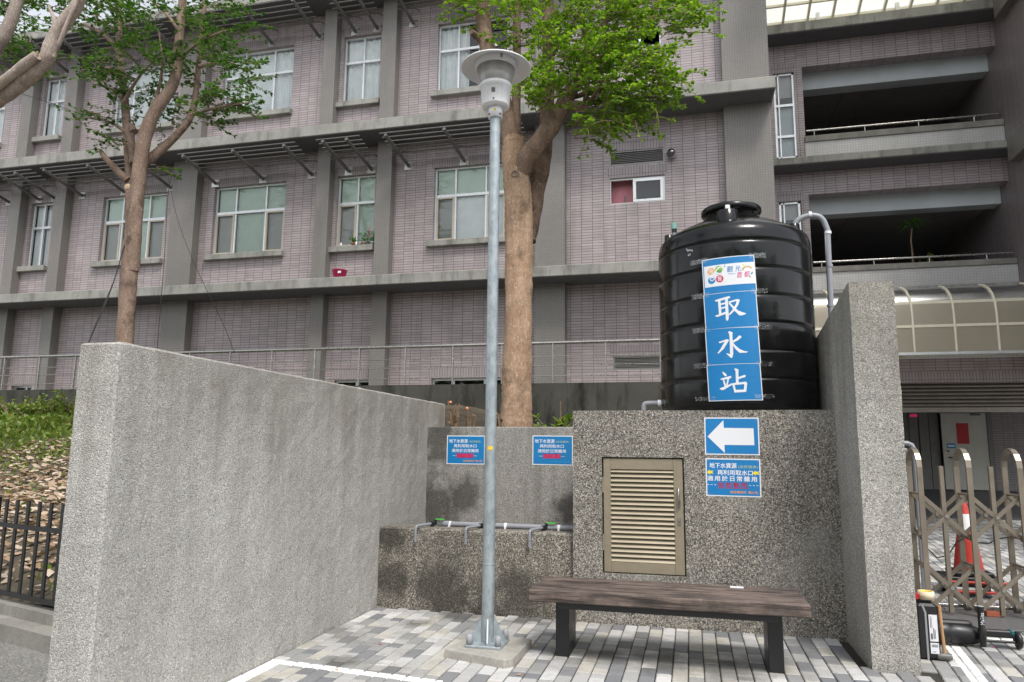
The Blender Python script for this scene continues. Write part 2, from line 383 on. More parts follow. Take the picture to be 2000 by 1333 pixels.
add_region(0.0, -2.755, 1.40, 2.2, 6.16, lambda x, y: not (x > 1.05 and y > 5.36), (0, 0))
add_region(R(-7.6), 0.6, 12, 2.0, 20.0, lambda x, y: x > 1.46 and 2.5 < y < 18.0, (1.4, 5.3))
def inview(x, y):
    v = Vector((x, y, 0))-CAMP; z = v.dot(_f)
    if z < .3: return None
    px, py = 1000+FPX*v.dot(_r)/z, 666.5+FPX*v.dot(_d)/z
    return z if (-20 < px < 2020 and py < 1350) else None
vis = []; rest = []
for c in cands:
    z = inview(c[0], c[1])
    hid = (c[0] < 1.1 and c[1] > 6.2)
    (vis if (z and not hid) else rest).append((z or 99, c))
vis.sort(key=lambda q: q[0])
for i, (z, (x, y, an, kd)) in enumerate(vis[:300]):
    o = inst('paver', pvme[kd], (x+(rnd.random()-.5)*.002, y, (rnd.random()-.5)*.003), PAV, rot=((rnd.random()-.5)*.012, (rnd.random()-.5)*.012, an+(rnd.random()-.5)*.01))
far = MB()
for z, (x, y, an, kd) in vis[300:]+rest:
    if y < 1.5: continue
    vv, ff = paver_verts(PW-.0065, (PL if kd == 'full' else PL/2)-.008, (rnd.random()-.5)*.003)
    ca, sa = math.cos(an), math.sin(an)
    far.add([(x+a*ca-b*sa, y+a*sa+b*ca, c) for a, b, c in vv], ff)
far.build('paver_field', M['paver_far'], PAV, kind='stuff', fixn=False)
# ------------------------------------------------------------------ walls of the water station
XL, XR = -2.76, 1.112
YF, YLED, YB = 6.14, 6.22, 7.375
ZL, ZP, ZLED, ZB = 1.915, 1.735, .695, 1.635
from mathutils import noise as mnoise
def rough(o, cell, amp, low=-.05):
    # break the flat faces up and let surface and arrises wander by a few millimetres
    bm = bmesh.new(); bm.from_mesh(o.data); co = [v.co for v in bm.verts]
    for ax in range(3):
        lo = min(c[ax] for c in co); hi = max(c[ax] for c in co); n = int((hi-lo)/cell)
        nr = [0, 0, 0]; nr[ax] = 1
        for k in range(1, n):
            pt_ = [0, 0, 0]; pt_[ax] = lo+(hi-lo)*k/n
            bmesh.ops.bisect_plane(bm, geom=bm.verts[:]+bm.edges[:]+bm.faces[:], plane_co=pt_, plane_no=nr)
        co = [v.co for v in bm.verts]
    bm.normal_update(); off = Vector(o.location)
    for v in bm.verts:
        w_ = v.co+off; v.co += v.normal*amp*(mnoise.noise(w_*9)+.6*mnoise.noise(w_*28)+.5*mnoise.noise(w_*2.1))
    bm.to_mesh(o.data); bm.free(); return o
m = MB(); m.cbox(XL-.245, XL, 2.97, 7.93, -.1, ZL, .012)
tag(rough(m.build('concrete_wall', M['agg_left']), .06, .004), 'tall grey washed-pebble wall running along the paving edge, left of the lamp post', 'wall')
m = MB(); m.cbox(XL-.02, -.95, YB, YB+.2, -.1, ZB, .008)
tag(m.build('concrete_wall', M['agg_back']), 'stained grey washed-pebble wall carrying two blue notices above the tap ledge', 'wall')
m = MB(); m.cbox(XL-.015, -.96, YLED-.02, 6.53, -.1, ZLED, .012); m.box(XL-.01, -.965, 6.52, YB+.05, -.1, .35)
tag(m.build('tap_ledge', M['agg_ledge']), 'low dark damp-stained pebble ledge under the grey tap pipe', 'ledge')
# platform with a real recess for the louvred door
DX0, DX1, DZ0, DZ1 = -.735, -.06, .40, 1.345
PLAT = thing('tank_platform', (0, 6.9, 0), 'brown washed-pebble block carrying the black water tank, with louvred door', 'platform')
m = MB()
x0, x1, y0, y1 = -.98, XR+.01, YF, 7.9
xs = [x0, DX0, DX1, x1]; zs = [-.1, DZ0, DZ1, ZP]
for i in range(3):
    for j in range(3):
        if i == 1 and j == 1: continue
        m.add([(xs[i],y0,zs[j]),(xs[i+1],y0,zs[j]),(xs[i+1],y0,zs[j+1]),(xs[i],y0,zs[j+1])], [(0,1,2,3)])
dp = .06
m.add([(DX0,y0,DZ0),(DX1,y0,DZ0),(DX1,y0,DZ1),(DX0,y0,DZ1),(DX0,y0+dp,DZ0),(DX1,y0+dp,DZ0),(DX1,y0+dp,DZ1),(DX0,y0+dp,DZ1)],
      [(0,1,5,4),(1,2,6,5),(2,3,7,6),(3,0,4,7),(4,5,6,7)])
m.add([(x0,y0,-.1),(x0,y1,-.1),(x0,y1,ZP),(x0,y0,ZP),(x1,y0,-.1),(x1,y1,-.1),(x1,y1,ZP),(x1,y0,ZP)], [(0,1,2,3),(4,7,6,5),(3,2,6,7),(1,5,6,2)])
m.build('block', M['agg_plat'], PLAT, fixn=False)
M['tan'] = plain('tan_anodised_aluminium', (.31,.265,.19), .42, .35, .08, 9)
door = MB(); fx0, fx1, fz0, fz1 = DX0+.012, DX1-.012, DZ0+.008, DZ1-.012; ys = YF+.012
for (a0, a1, b0, b1) in ((fx0, fx0+.062, fz0, fz1), (fx1-.075, fx1, fz0, fz1), (fx0+.062, fx1-.075, fz1-.09, fz1), (fx0+.062, fx1-.075, fz0, fz0+.085)):
    door.cbox(a0, a1, ys, ys+.035, b0, b1, .003)
door = door.build('louvred_door', M['tan'], PLAT)
sm = MB(); L = (fx1-.075)-(fx0+.062)
sm.prism([(0,0),(.004,-.002),(.034,.030),(.034,.036),(.026,.034)], 'x', -L/2, L/2); nsl = 20
for k in range(nsl):
    zc = fz0+.088+(fz1-fz0-.19)*k/(nsl-1)*.985
    if k == 0: so = link('slat', sm, M['tan'], door, origin=(0,0,0)); sme = so.data; bpy.data.objects.remove(so)
    o = inst('slat', sme, ((fx0+.062+fx1-.075)/2, ys-.002, zc), door)
hb = MB(); hx = fx1-.036
hb.cbox(hx-.013, hx+.013, ys-.006, ys, .93, 1.01, .002); hb.cbox(hx-.013, hx+.013, ys-.006, ys, .80, .865, .002)
hb.tube([(hx, ys-.004, 1.10), (hx, ys-.03, 1.08), (hx, ys-.034, 1.02), (hx, ys-.03, .96), (hx, ys-.004, .945)], .008, 8)
hb.build('door_handle', M['steel'], door)
hb = MB(); hb.tube([(hx, ys-.009, .83), (hx, ys, .83)], .010, 12); hb.build('keyhole', M['armmat'], door)
for zc in (1.05, .58):
    hb = MB(); hb.tube([(fx0-.004, ys-.004, zc), (fx0-.004, ys-.004, zc+.13)], .008, 8); hb.build('hinge', M['tan'], door)
# right wall with the falling top edge
m = MB(); m.prism([(5.37,-.1),(9.5,-.1),(9.5,2.1),(6.62,2.43),(5.46,2.585),(5.37,2.59)], 'x', XR, 1.40)
RW = tag(rough(m.build('concrete_wall', M['agg_pillar']), .07, .0035), 'tall pale washed-pebble end wall standing right of the black tank', 'wall')
# ------------------------------------------------------------------ soil bank, kerb, retaining wall
def sstep(a, b, x): t_ = max(0, min(1, (x-a)/(b-a))); return t_*t_*(3-2*t_)
FA = Vector((-3.0, 4.06)); FD = Vector((-.959, .283))
def fence_y(x): return FA.y + (x-FA.x)*FD.y/FD.x
def bank(x, y):
    yf = fence_y(x); left = .20 + 2.03*max(0, min(1, (y-yf-.05)/(13-yf)))**.9
    inner = 1.47+.3*max(0, min(1, (y-7.6)/5.4))
    k = sstep(-4.2, -2.2, x)
    if y < 7.9: k = 1.0 if x > XL-.1 else 0.0
    z = left*(1-k)+inner*k
    return z + .035*math.sin(x*2.3+y)*math.cos(y*1.7-x)
m = MB()
def sheet(xa, xb, ya, yb, nx, ny, f, lowy=None):
    vv = []; ff = []
    for j in range(ny+1):
        for i in range(nx+1):
            x = xa+(xb-xa)*i/nx; y0_ = lowy(x) if lowy else ya; y = y0_+(yb-y0_)*j/ny; vv.append((x, y, f(x, y)))
    for j in range(ny):
        for i in range(nx): q = j*(nx+1)+i; ff.append((q, q+1, q+nx+2, q+nx+1))
    return vv, ff
m.add(*sheet(-24, XL-.12, 0, 13.02, 60, 50, bank, lambda x: fence_y(x)+.06), smooth=True)
m.add(*sheet(XL-.12, .95, 7.5, 13.02, 24, 40, bank), smooth=True)
m.build('terrain', M['soil'], kind='structure')
m = MB()
def fp(s_, off): n_ = Vector((FD.y, -FD.x)); n_ = n_ if n_.y < 0 else -n_; q = FA+FD*s_+n_*off; return q
a, b, c, d = fp(-.2,.20), fp(24,.20), fp(24,-.10), fp(-.2,-.10)
vv = []
for z in (-.05, .11): vv += [(q.x, q.y, z) for q in (a, b, c, d)]
m.add(vv, [(0,1,2,3),(4,5,6,7),(0,1,5,4),(1,2,6,5),(2,3,7,6),(3,0,4,7)])
a, b, c, d = fp(-.2,.05), fp(24,.05), fp(24,-.12), fp(-.2,-.12); vv = []
for z in (-.04, .19): vv += [(q.x, q.y, z) for q in (a, b, c, d)]
m.add(vv, [(0,1,2,3),(4,5,6,7),(0,1,5,4),(1,2,6,5),(2,3,7,6),(3,0,4,7)])
m.build('kerb', M['kerb'], kind='structure')
m = MB(); m.box(-24, 1.0, 13.0, 13.25, .5, 2.62); m.box(.75, 1.0, 13.25, 15.3, -.1, 2.62)
tag(m.build('retaining_wall', M['mossy']), 'black mossy concrete retaining wall below the steel railing', 'wall')
m = MB(); m.box(-24, .75, 13.25, 15.36, 1.0, 2.45); m.build('walkway', M['kerb'], kind='structure')
# ------------------------------------------------------------------ main building
YLG, YC, YW = 14.5, 15.1, 15.35          # ledge front, column front, wall face
BLD = thing('office_building', (-10, YW, 0), 'mauve tiled three-storey building with grey columns and concrete ledges behind the tree', 'building')
COLS = [(-18.06,-17.71),(-16.55,-16.2),(-12.84,-12.12),(-8.71,-8.37),(-7.12,-6.75),(-3.25,-2.58),(.87,1.83)]
ARMS = [-18.38,-17.35,-16.83,-15.91,-14.55,-13.1,-11.74,-10.36,-8.99,-7.98,-7.38,-6.41,-5.01,-3.75]
LOW = [(-17.60,-16.87),(-15.2,-13.2),(-11.76,-9.70),(-8.29,-7.27),(-5.76,-3.98)]
WZ = {0: (6.20, 8.02), 1: (9.93, 11.73)}
holes = []
for fl in (0, 1):
    for (a, b) in LOW: holes.append((a, b, *WZ[fl]))
holes += [(-20.2,-18.95,6.2,8.02), (-20.2,-18.95,9.93,11.73)]
holes += [(-1.60,-.40,6.80,7.40), (-1.60,-.41,10.50,10.90)]
holes += [(-5.7,-3.95,2.46,2.98), (-8.12,-7.24,2.46,2.97), (-17.59,-16.91,2.46,2.95)]
holes += [(-1.60,-.40,7.69,8.03), (-1.57,-.4,3.10,3.39)]
def wall_holes(x0, x1, z0, z1, y, hl, rev):
    m = MB(); xs = sorted({x0, x1, *[h[0] for h in hl], *[h[1] for h in hl]}); zs = sorted({z0, z1, *[h[2] for h in hl], *[h[3] for h in hl]})
    for j in range(len(zs)-1):
        i = 0
        while i < len(xs)-1:
            zc = (zs[j]+zs[j+1])/2
            def inh(k): xc = (xs[k]+xs[k+1])/2; return any(h[0] < xc < h[1] and h[2] < zc < h[3] for h in hl)
            if inh(i): i += 1; continue
            k = i
            while k+1 < len(xs)-1 and not inh(k+1): k += 1
            m.add([(xs[i],y,zs[j]),(xs[k+1],y,zs[j]),(xs[k+1],y,zs[j+1]),(xs[i],y,zs[j+1])], [(0,1,2,3)]); i = k+1
    for (a, b, c, d) in hl:
        m.add([(a,y,c),(b,y,c),(b,y,d),(a,y,d),(a,y+rev,c),(b,y+rev,c),(b,y+rev,d),(a,y+rev,d)], [(0,4,5,1),(1,5,6,2),(2,6,7,3),(3,7,4,0)])
    return m
ROOF = 12.62
wall_holes(-26, 1.82, 1.0, ROOF, YW, holes, .16).build('wall', M['tile'], BLD, fixn=False)
m = MB(); m.box(1.55, 1.82, YW+.02, 26, -.1, ROOF); m.build('wall', M['tile'], BLD)
m = MB(); m.box(-26, 1.82, YW+.2, 26, ROOF-.1, ROOF+.02); m.build('roof', M['soffit'], BLD)
m = MB(); m.box(-26, -25.8, YW+.02, 26, 0, ROOF); m.box(-26, 1.8, 25.8, 26, 0, ROOF); m.build('wall', M['tile'], BLD)
for (z0, z1) in ((5.02,5.25),(8.73,8.99),(12.42,12.68)):
    m = MB(); m.cbox(-26, 1.87, YLG, YW+.1, z0, z1, .012); m.build('ledge', M['ledge'], BLD)
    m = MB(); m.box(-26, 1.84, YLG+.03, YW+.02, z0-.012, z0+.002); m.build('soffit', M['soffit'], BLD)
for (a, b) in COLS:
    for (z0, z1) in ((1.5,5.01),(5.248,8.72),(8.988,12.41)):
        m = MB(); m.box(a, b, YC, YW+.05, z0, z1); m.build('column', M['mosaic'], BLD)
def soldier(a, b, z):
    m = MB(); m.box(a-.06, b+.06, YW-.003, YW+.02, z+.01, z+.245); m.build('soldier_course', M['soldier'], BLD)
def curtain_mesh(a, b, y, z0, z1, amp=.03, wl_=.16):
    m = MB(); n = max(6, int((b-a)/wl_*8)); vv = []; ff = []; ph = rnd.random()*6
    for i in range(n+1):
        x = a+(b-a)*i/n; q = amp*math.sin((x-a)/wl_*2*math.pi+ph)*(.7+.3*math.sin(x*5+ph)); vv += [(x, y+q, z0), (x, y+q*.7, z1)]
    for i in range(n): ff.append((2*i, 2*i+2, 2*i+3, 2*i+1))
    return m.add(vv, ff, True)
def window(a, b, z0, z1, cols, kind, tz=.62, sill=True, low_fr='alum', parent=BLD, y=YW, seam=None):
    yf = y+.09
    w_ = MB(); t_ = .045
    for (p, q, r_, s_) in ((a, b, z0, z0+t_), (a, b, z1-t_, z1), (a, a+t_, z0+t_, z1-t_), (b-t_, b, z0+t_, z1-t_)): w_.cbox(p, q, yf, yf+.06, r_, s_, .003)
    zt = z0+(z1-z0)*tz if tz else None
    if tz: w_.cbox(a+t_, b-t_, yf-.004, yf+.056, zt-.035, zt+.035, .003)
    win = w_.build('window', M['alum'], parent)
    xs = [a+t_]+[a+(b-a)*c for c in cols]+[b-t_]
    for c in cols:
        x = a+(b-a)*c
        m = MB(); m.cbox(x-.022, x+.022, yf+.004, yf+.05, z0+t_, (zt-.035) if tz else z1-t_, .003)
        if tz: m.cbox(x-.02, x+.02, yf+.004, yf+.05, zt+.035, z1-t_, .003)
        m.build('mullion', M['alum'], win)
    rows = [(z0+t_, zt-.035), (zt+.035, z1-t_)] if tz else [(z0+t_, z1-t_)]
    for ri, (p, q) in enumerate(rows):
        for ci in range(len(xs)-1):
            u0, u1 = xs[ci]+(.022 if ci else 0), xs[ci+1]-(.022 if ci < len(xs)-2 else 0)
            if ri == 0 and low_fr == 'tan' and ci != 1:
                m = MB()
                for (e0, e1, e2, e3) in ((u0, u1, p, p+.04), (u0, u1, q-.04, q), (u0, u0+.045, p+.04, q-.04), (u1-.045, u1, p+.04, q-.04)): m.box(e0, e1, yf-.012, yf+.03, e2, e3)
                m.build('sash', M['bronze_fr'], win)
            m = MB(); yy = yf+.03+(.012 if ci % 2 else 0)
            tl = (rnd.random()-.5)*.006
            m.add([(u0,yy+tl,p),(u1,yy-tl,p),(u1,yy-tl,q),(u0,yy+tl,q)], [(0,1,2,3)]); m.build('pane', M['glass'], win, fixn=False)
    if kind == 'blind':
        for ci in range(len(xs)-1):
            bright = a > -6 and ci > 0
            m = MB(); m.box(xs[ci], xs[ci+1]-.012, yf+.10, yf+.105, zt-.02, z1); m.build('blind', M['blind'], win)
            m = MB(); m.box(xs[ci], xs[ci+1]-.012, yf+.10, yf+.105, z0, zt-.02); m.build('blind', M['curtain'] if bright else M['blind_grey'] if ci != 1 else M['blind'], win)
    elif kind == 'curtain':
        curtain_mesh(a, a+(b-a)*.97, yf+.12, z0-.05, z1, .03).build('curtain', M['curtain'], win, fixn=False)
    elif kind == 'half':
        curtain_mesh(a, a+(b-a)*.42, yf+.13, z0-.05, z1, .035).build('curtain', M['curtain'], win, fixn=False)
        curtain_mesh(a+(b-a)*.55, a+(b-a)*.72, yf+.14, z0-.05, z1, .03).build('curtain', M['curtain'], win, fixn=False)
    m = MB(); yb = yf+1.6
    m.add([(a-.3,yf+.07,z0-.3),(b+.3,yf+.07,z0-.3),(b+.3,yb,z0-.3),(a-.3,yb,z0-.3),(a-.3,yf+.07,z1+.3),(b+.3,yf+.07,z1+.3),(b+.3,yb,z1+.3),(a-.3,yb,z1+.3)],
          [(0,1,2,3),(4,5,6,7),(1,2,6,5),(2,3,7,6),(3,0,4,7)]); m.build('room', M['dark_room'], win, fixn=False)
    if sill:
        m = MB(); m.cbox(a-.12, b+.05, y-.13, y+.12, z0-.14, z0-.002, .008); m.build('sill', M['ledge'], win)
    return win
three = [.29, .71]
for fl in (0, 1):
    z0, z1 = WZ[fl]
    for i, (a, b) in enumerate(LOW):
        kd = 'blind' if fl == 0 else ('half' if i == 4 else 'curtain')
        if fl == 0 and i == 0: kd = 'half'
        wn_ = window(a, b, z0, z1, [.52] if i in (0, 3) else three, kd, low_fr='tan' if fl == 0 and i > 0 else 'alum')
        soldier(a, b, z1)
    window(-20.2, -18.95, z0, z1, [.5], 'blind' if fl == 0 else 'curtain'); soldier(-20.2, -18.95, z1)
for (a, b, z0, z1) in holes[-5:-2]:
    window(a, b, z0, z1, three if b-a > 1.2 else [.6], 'none', tz=None, sill=False); soldier(a, b, z1)
# small toilet window, left half open on a pink wall
M['pink'] = plain('pink_wall_paint', (.62,.23,.27), .6, var=.05)
def open_window(a, b, z0, z1, dark):
    win = MB(); t_ = .04; yf = YW+.05
    for (p, q, r_, s_) in ((a, b, z0, z0+.03), (a, b, z1-t_, z1), (a, a+.02, z0+.03, z1-t_), (b-t_, b, z0+.03, z1-t_)): win.cbox(p, q, yf, yf+.07, r_, s_, .003)
    win = win.build('window', M['alum'], BLD)
    xm = a+(b-a)*(.42 if not dark else .0); xe = b-t_ if not dark else a+(b-a)*.62
    m = MB()
    for (p, q, r_, s_) in ((xm, xe, z0+.03, z0+.09), (xm, xe, z1-t_-.06, z1-t_), (xm, xm+.07, z0+.09, z1-t_-.06), (xe-.06, xe, z0+.09, z1-t_-.06)): m.cbox(p, q, yf-.012, yf+.03, r_, s_, .003)
    m.build('sash', M['alum'], win)
    m = MB(); m.add([(xm,yf+.01,z0),(xe,yf+.01,z0),(xe,yf+.01,z1),(xm,yf+.01,z1)], [(0,1,2,3)]); m.build('pane', M['glass'], win, fixn=False)
    m = MB(); yb = yf+(.28 if not dark else 1.5)
    for (ra, rb, mt) in ((a-.2, a+.46*(b-a), 'pink'), (a+.46*(b-a), b+.2, 'dark_room')) if not dark else ((a-.2, b+.2, 'dark_room'),):
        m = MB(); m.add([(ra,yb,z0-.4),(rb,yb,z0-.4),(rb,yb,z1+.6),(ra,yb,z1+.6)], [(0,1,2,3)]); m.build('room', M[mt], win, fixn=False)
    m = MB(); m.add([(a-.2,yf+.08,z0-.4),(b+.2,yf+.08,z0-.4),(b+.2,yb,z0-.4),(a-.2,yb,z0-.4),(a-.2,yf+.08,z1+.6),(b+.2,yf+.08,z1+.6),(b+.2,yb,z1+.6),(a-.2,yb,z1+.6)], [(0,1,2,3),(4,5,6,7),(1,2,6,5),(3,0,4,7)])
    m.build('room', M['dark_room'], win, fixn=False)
    if not dark:
        m = MB(); m.box(a+.30, a+.325, yf+.2, yf+.22, z0, z0+.26); m.box(a+.24, a+.42, yf+.19, yf+.22, z0+.02, z0+.06)
        m.tube([(a+.62+.08*math.cos(k*.5), yf+.2, z0+.05+.08*math.sin(k*.5)) for k in range(8)], .008, 5); m.build('faucet', M['armmat'], win)
    return win
open_window(-1.60, -.40, 6.80, 7.40, False); soldier(-1.60, -.40, 7.40)
open_window(-1.60, -.41, 10.50, 10.90, True)
M['louvre'] = plain('grey_louvre_metal', (.24,.235,.225), .45, .4, .1)
for (a, b, z0, z1) in holes[-2:]:
    m = MB(); 
    for (p, q, r_, s_) in ((a, b, z0, z0+.03), (a, b, z1-.03, z1), (a, a+.03, z0+.03, z1-.03), (b-.03, b, z0+.03, z1-.03)): m.box(p, q, YW+.02, YW+.07, r_, s_)
    m.box(a, b, YW+.10, YW+.12, z0, z1)
    v_ = m.build('vent_grille', M['louvre'], BLD)
    n = 7; sb = MB(); sb.prism([(0,0),(.05,.04),(.05,.046),(0,.006)], 'x', -(b-a)/2+.03, (b-a)/2-.03); so = link('blade', sb, M['louvre'], v_, origin=(0,0,0)); me = so.data; bpy.data.objects.remove(so)
    for k in range(n): inst('blade', me, ((a+b)/2, YW+.028, z0+.035+(z1-z0-.07)*k/n), v_)
    soldier(a, b, z1)
# sunshades: arms with foot plates and round slats on top
GRP = [(-20.3,-18.0,[-18.38]),(-17.75,-16.5,[-17.35,-16.83]),(-16.2,-12.95,[-15.91,-14.55,-13.1]),(-12.05,-8.85,[-11.74,-10.36,-8.99]),(-8.3,-7.2,[-7.98,-7.38]),(-6.7,-3.4,[-6.41,-5.01,-3.75])]
slm = {}
for zb in (8.12, 11.84):
    for (a, b, arms) in GRP:
        sh = None
        for i, x in enumerate(arms):
            m = MB(); m.tube([(x, 15.33, zb), (x-.12, 14.2, zb+.30)], .04, 8)
            o = m.build('sunshade' if sh is None else 'arm', M['armmat'], BLD if sh is None else sh)
            if sh is None: sh = o
            m = MB(); m.box(x-.11, x+.11, YW-.02, YW+.005, zb-.10, zb+.10); m.build('foot_plate', M['steel'], sh)
            m = MB(); m.tube([(x+.16, YW-.01, zb+.32), (x+.12, YW-.08, zb+.33), (x-.04, 14.95, zb+.22)], .012, 5); m.build('tie_rod', M['armmat'], sh)
        for k in range(6):
            yy = 14.26+.155*k; zz = zb+.34-.03*k+.03
            m = MB(); m.tube([(a, yy, zz), (b, yy, zz)], .019, 6); m.build('slat', M['armmat'], sh)
# chrome vent cowl and hose clip
cw = MB(); c = onY(1311,300,15.25)
cw.lathe([(.0,.11),(.05,.10),(.09,.06),(.105,0),(.09,-.06),(.05,-.1),(0,-.11)], (c.x, c.y, c.z), 16); M['chrome'] = plain('chrome', (.75,.75,.75), .12, 1.0, .03)
cw.build('vent_cowl', M['chrome'], BLD)
m = MB(); m.lathe([(.075,-.02),(.075,.03)], (0,0,0), 14, capb=True, capt=True)
m.v = [(c.x-.02+p[0], c.y-.085-p[2]*.6, c.z-.045+p[1]) for p in m.v]; m.build('vent_mouth', M['dark_room'], BLD)
# ------------------------------------------------------------------ steel railing on the retaining wall
RL = thing('steel_railing', (-8, 13.1, 2.62), 'stainless tube railing with thin horizontal wires on top of the dark retaining wall', 'railing')
ry = 13.1
m = MB(); m.tube([(-22, ry, 3.385), (.9, ry, 3.385)], .032, 10); m.build('top_rail', M['steel'], RL)
for z in (3.13, 2.96, 2.76):
    m = MB(); m.tube([(-22, ry, z), (.9, ry, z)], .009, 6); m.build('wire', M['steel'], RL)
x = -4.43; pm = MB(); pm.tube([(0,-.012,0),(0,-.012,.77)], .016, 8); pm.tube([(0,.02,0),(0,.02,.77)], .012, 6); so = link('post', pm, M['steel'], RL, origin=(0,0,0)); pme = so.data; bpy.data.objects.remove(so)
k = -18
while x+k*.985 < .9:
    inst('post', pme, (x+k*.985, ry, 2.61), RL); k += 1
# ------------------------------------------------------------------ balcony wing to the right
WY = 17.5
WG = thing('balcony_building', (5, WY, 0), 'recessed wing with stacked open balconies, pale mosaic parapets and dark ceilings', 'building')
XO0, XO1 = 2.87, 7.05
def bx(name, mat, *b, parent=WG, ch=None):
    m = MB(); (m.cbox(*b, ch) if ch else m.box(*b)); return m.build(name, mat, parent)
wall_holes(1.8, XO0, 4.6, 11.4, WY, [(2.2,2.68,8.4,10.6), (2.2,2.7,5.4,7.31)], .14).build('tile_pier', M['tile'], WG, fixn=False)
bx('tile_pier', M['tile'], XO0-.15, XO0, WY+.02, 23, 4.6, 11.4)
for (z0, z1, splits) in ((8.4,10.6,(8.97,9.77)), (5.4,7.31,(5.95,6.65))):
    m = MB(); a, b = 2.2, 2.68; yf = WY+.05
    for (p, q, r_, s_) in ((a, b, z0, z0+.05), (a, b, z1-.05, z1), (a, a+.05, z0, z1), (b-.05, b, z0, z1), (a+.1, a+.13, z0, z1)): m.box(p, q, yf, yf+.06, r_, s_)
    for s_ in splits: m.box(a, b, yf-.003, yf+.063, s_-.03, s_+.03)
    win = m.build('window', M['alum'], WG); zz = [z0, *splits, z1]
    for k in range(3):
        m = MB(); m.add([(a,yf+.03,zz[k]),(b,yf+.03,zz[k]),(b,yf+.03,zz[k+1]),(a,yf+.03,zz[k+1])], [(0,1,2,3)]); m.build('pane', M['glass'], win, fixn=False)
        bx('blind', M['blind_grey'] if k == 2 else M['beam'], a, b, yf+.12, yf+.13, zz[k]+(.25 if k == 2 else 0), zz[k+1], parent=win)
    bx('room', M['dark_room'], a-.1, b+.1, yf+.5, yf+.52, z0-.1, z1+.1, parent=win)
    m = MB(); m.box(a-.06, b+.06, WY-.003, WY+.02, z1+.01, z1+.24); m.build('soldier_course', M['soldier'], WG)
M['rail_dark'] = M['steel']
for (zl0, zl1, zp, zc0, zc1, zr, zt0, zt1, zb0, zb1) in ((8.02,8.19,8.19,8.74,8.89,9.06,10.70,11.32,10.33,10.85), (4.86,5.02,5.02,5.53,5.66,5.80,7.45,8.01,7.08,7.56)):
    bx('ledge', M['ledge'], 1.84, 7.05, 16.95, 17.7, zl0, zl1, ch=.012)
    bx('parapet', M['mosaic_light'], XO0-.02, XO1, WY-.03, WY+.12, zp, zc0)
    bx('parapet_cap', M['kerb'], XO0-.02, XO1, WY-.07, WY+.18, zc0, zc1, ch=.01)
    rl = bx('railing', M['steel'], 2.92, 7.0, WY+.03, WY+.06, zr-.005, zr+.0)
    m = MB(); m.tube([(2.9, WY+.05, zr), (7.0, WY+.05, zr)], .028, 8); m.build('top_rail', M['steel'], rl)
    for x in (3.08, 4.2, 5.35, 6.5):
        m = MB(); m.tube([(x, WY+.05, zc1-.01), (x, WY+.05, zr)], .018, 8); m.build('post', M['steel'], rl)
    bx('tile_band', M['tile'], XO0-.004, XO1, WY, WY+.35, zt0, zt1)
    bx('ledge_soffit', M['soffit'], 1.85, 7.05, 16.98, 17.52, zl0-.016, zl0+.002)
    bx('beam', M['beam'], XO0-.01, XO1+.02, WY+.48, WY+.85, zb0, zb1+.4)
    bx('ceiling', M['ceil'], XO0-.1, XO1+.1, WY+.84, 25, zb0+.15, zb0+.3)
    bx('balcony_floor', M['court'], XO0-.1, XO1+.1, WY+.12, 25, zp-.15, zp)
    bx('back_wall', M['tile_shaded'], XO0-.1, XO1+.1, 23.5, 23.7, zp, zb0+.2)
    bx('wing_ledge', M['mosaic'], 6.86, 7.06, 9, 16.94, zl0-.35, zl1)
bx('roof_beam', M['ledge'], 1.84, 7.05, 16.95, 17.7, 11.33, 11.57, ch=.012)
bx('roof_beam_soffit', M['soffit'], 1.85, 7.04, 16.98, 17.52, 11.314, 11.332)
bx('wing_ledge', M['mosaic'], 6.86, 7.06, 9, 16.94, 11.05, 11.57)
bx('wing_wall', M['tile_shaded'], 7.05, 7.35, 9, 25, 3.0, 14)
for b in ((4.75,.9,21.2), (3.75,.0,20.4)): pass
bx('store_door', M['beam'], 5.9, 6.85, 23.40, 23.47, 5.02, 6.95)
bx('notice_board', M['kerb'], 5.6, 5.75, 18.7, 18.72, 8.2, 9.35)
# ground floor: tile band, soldier course, hall
bx('canopy_beam', M['mosaic_light'], 1.84, 12, 17.25, 17.6, 3.45, 3.56)
bx('tile_band', M['tile'], 1.84, 12, 17.3, 17.6, 3.18, 3.45)
bx('soldier_course', M['soldier'], 1.84, 12, 17.297, 17.6, 2.93, 3.18)
bx('upper_wall', M['tile'], 1.84, 7.05, 17.4, 17.6, 3.56, 4.86)
bx('hall_wall', M['tile_shaded'], 1.84, 4.3, 17.35, 17.6, -.1, 2.93)
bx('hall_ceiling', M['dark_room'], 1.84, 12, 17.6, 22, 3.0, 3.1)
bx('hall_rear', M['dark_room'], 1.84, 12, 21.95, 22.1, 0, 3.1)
HALL = bx('hall_back_wall', M['tile_shaded'], 7.68, 12, 21.5, 21.7, 0, 3.0)
m = MB(); n = 14
for k in range(n):
    x = 3.0+(6.47-3.0)*k/n; wv = (6.47-3.0)/n
    m.box(x+.01, x+wv-.01, 21.5+(.02 if k % 2 else 0), 21.6, .3, 3.0)
m.build('panelled_partition', M['armmat'], WG)
HF = MB(); HF.add([(3,18.0,.004),(12,18.0,.004),(12,21.8,.50),(3,21.8,.50)], [(0,1,2,3)]); HF.build('hall_floor', M['court'], kind='structure')
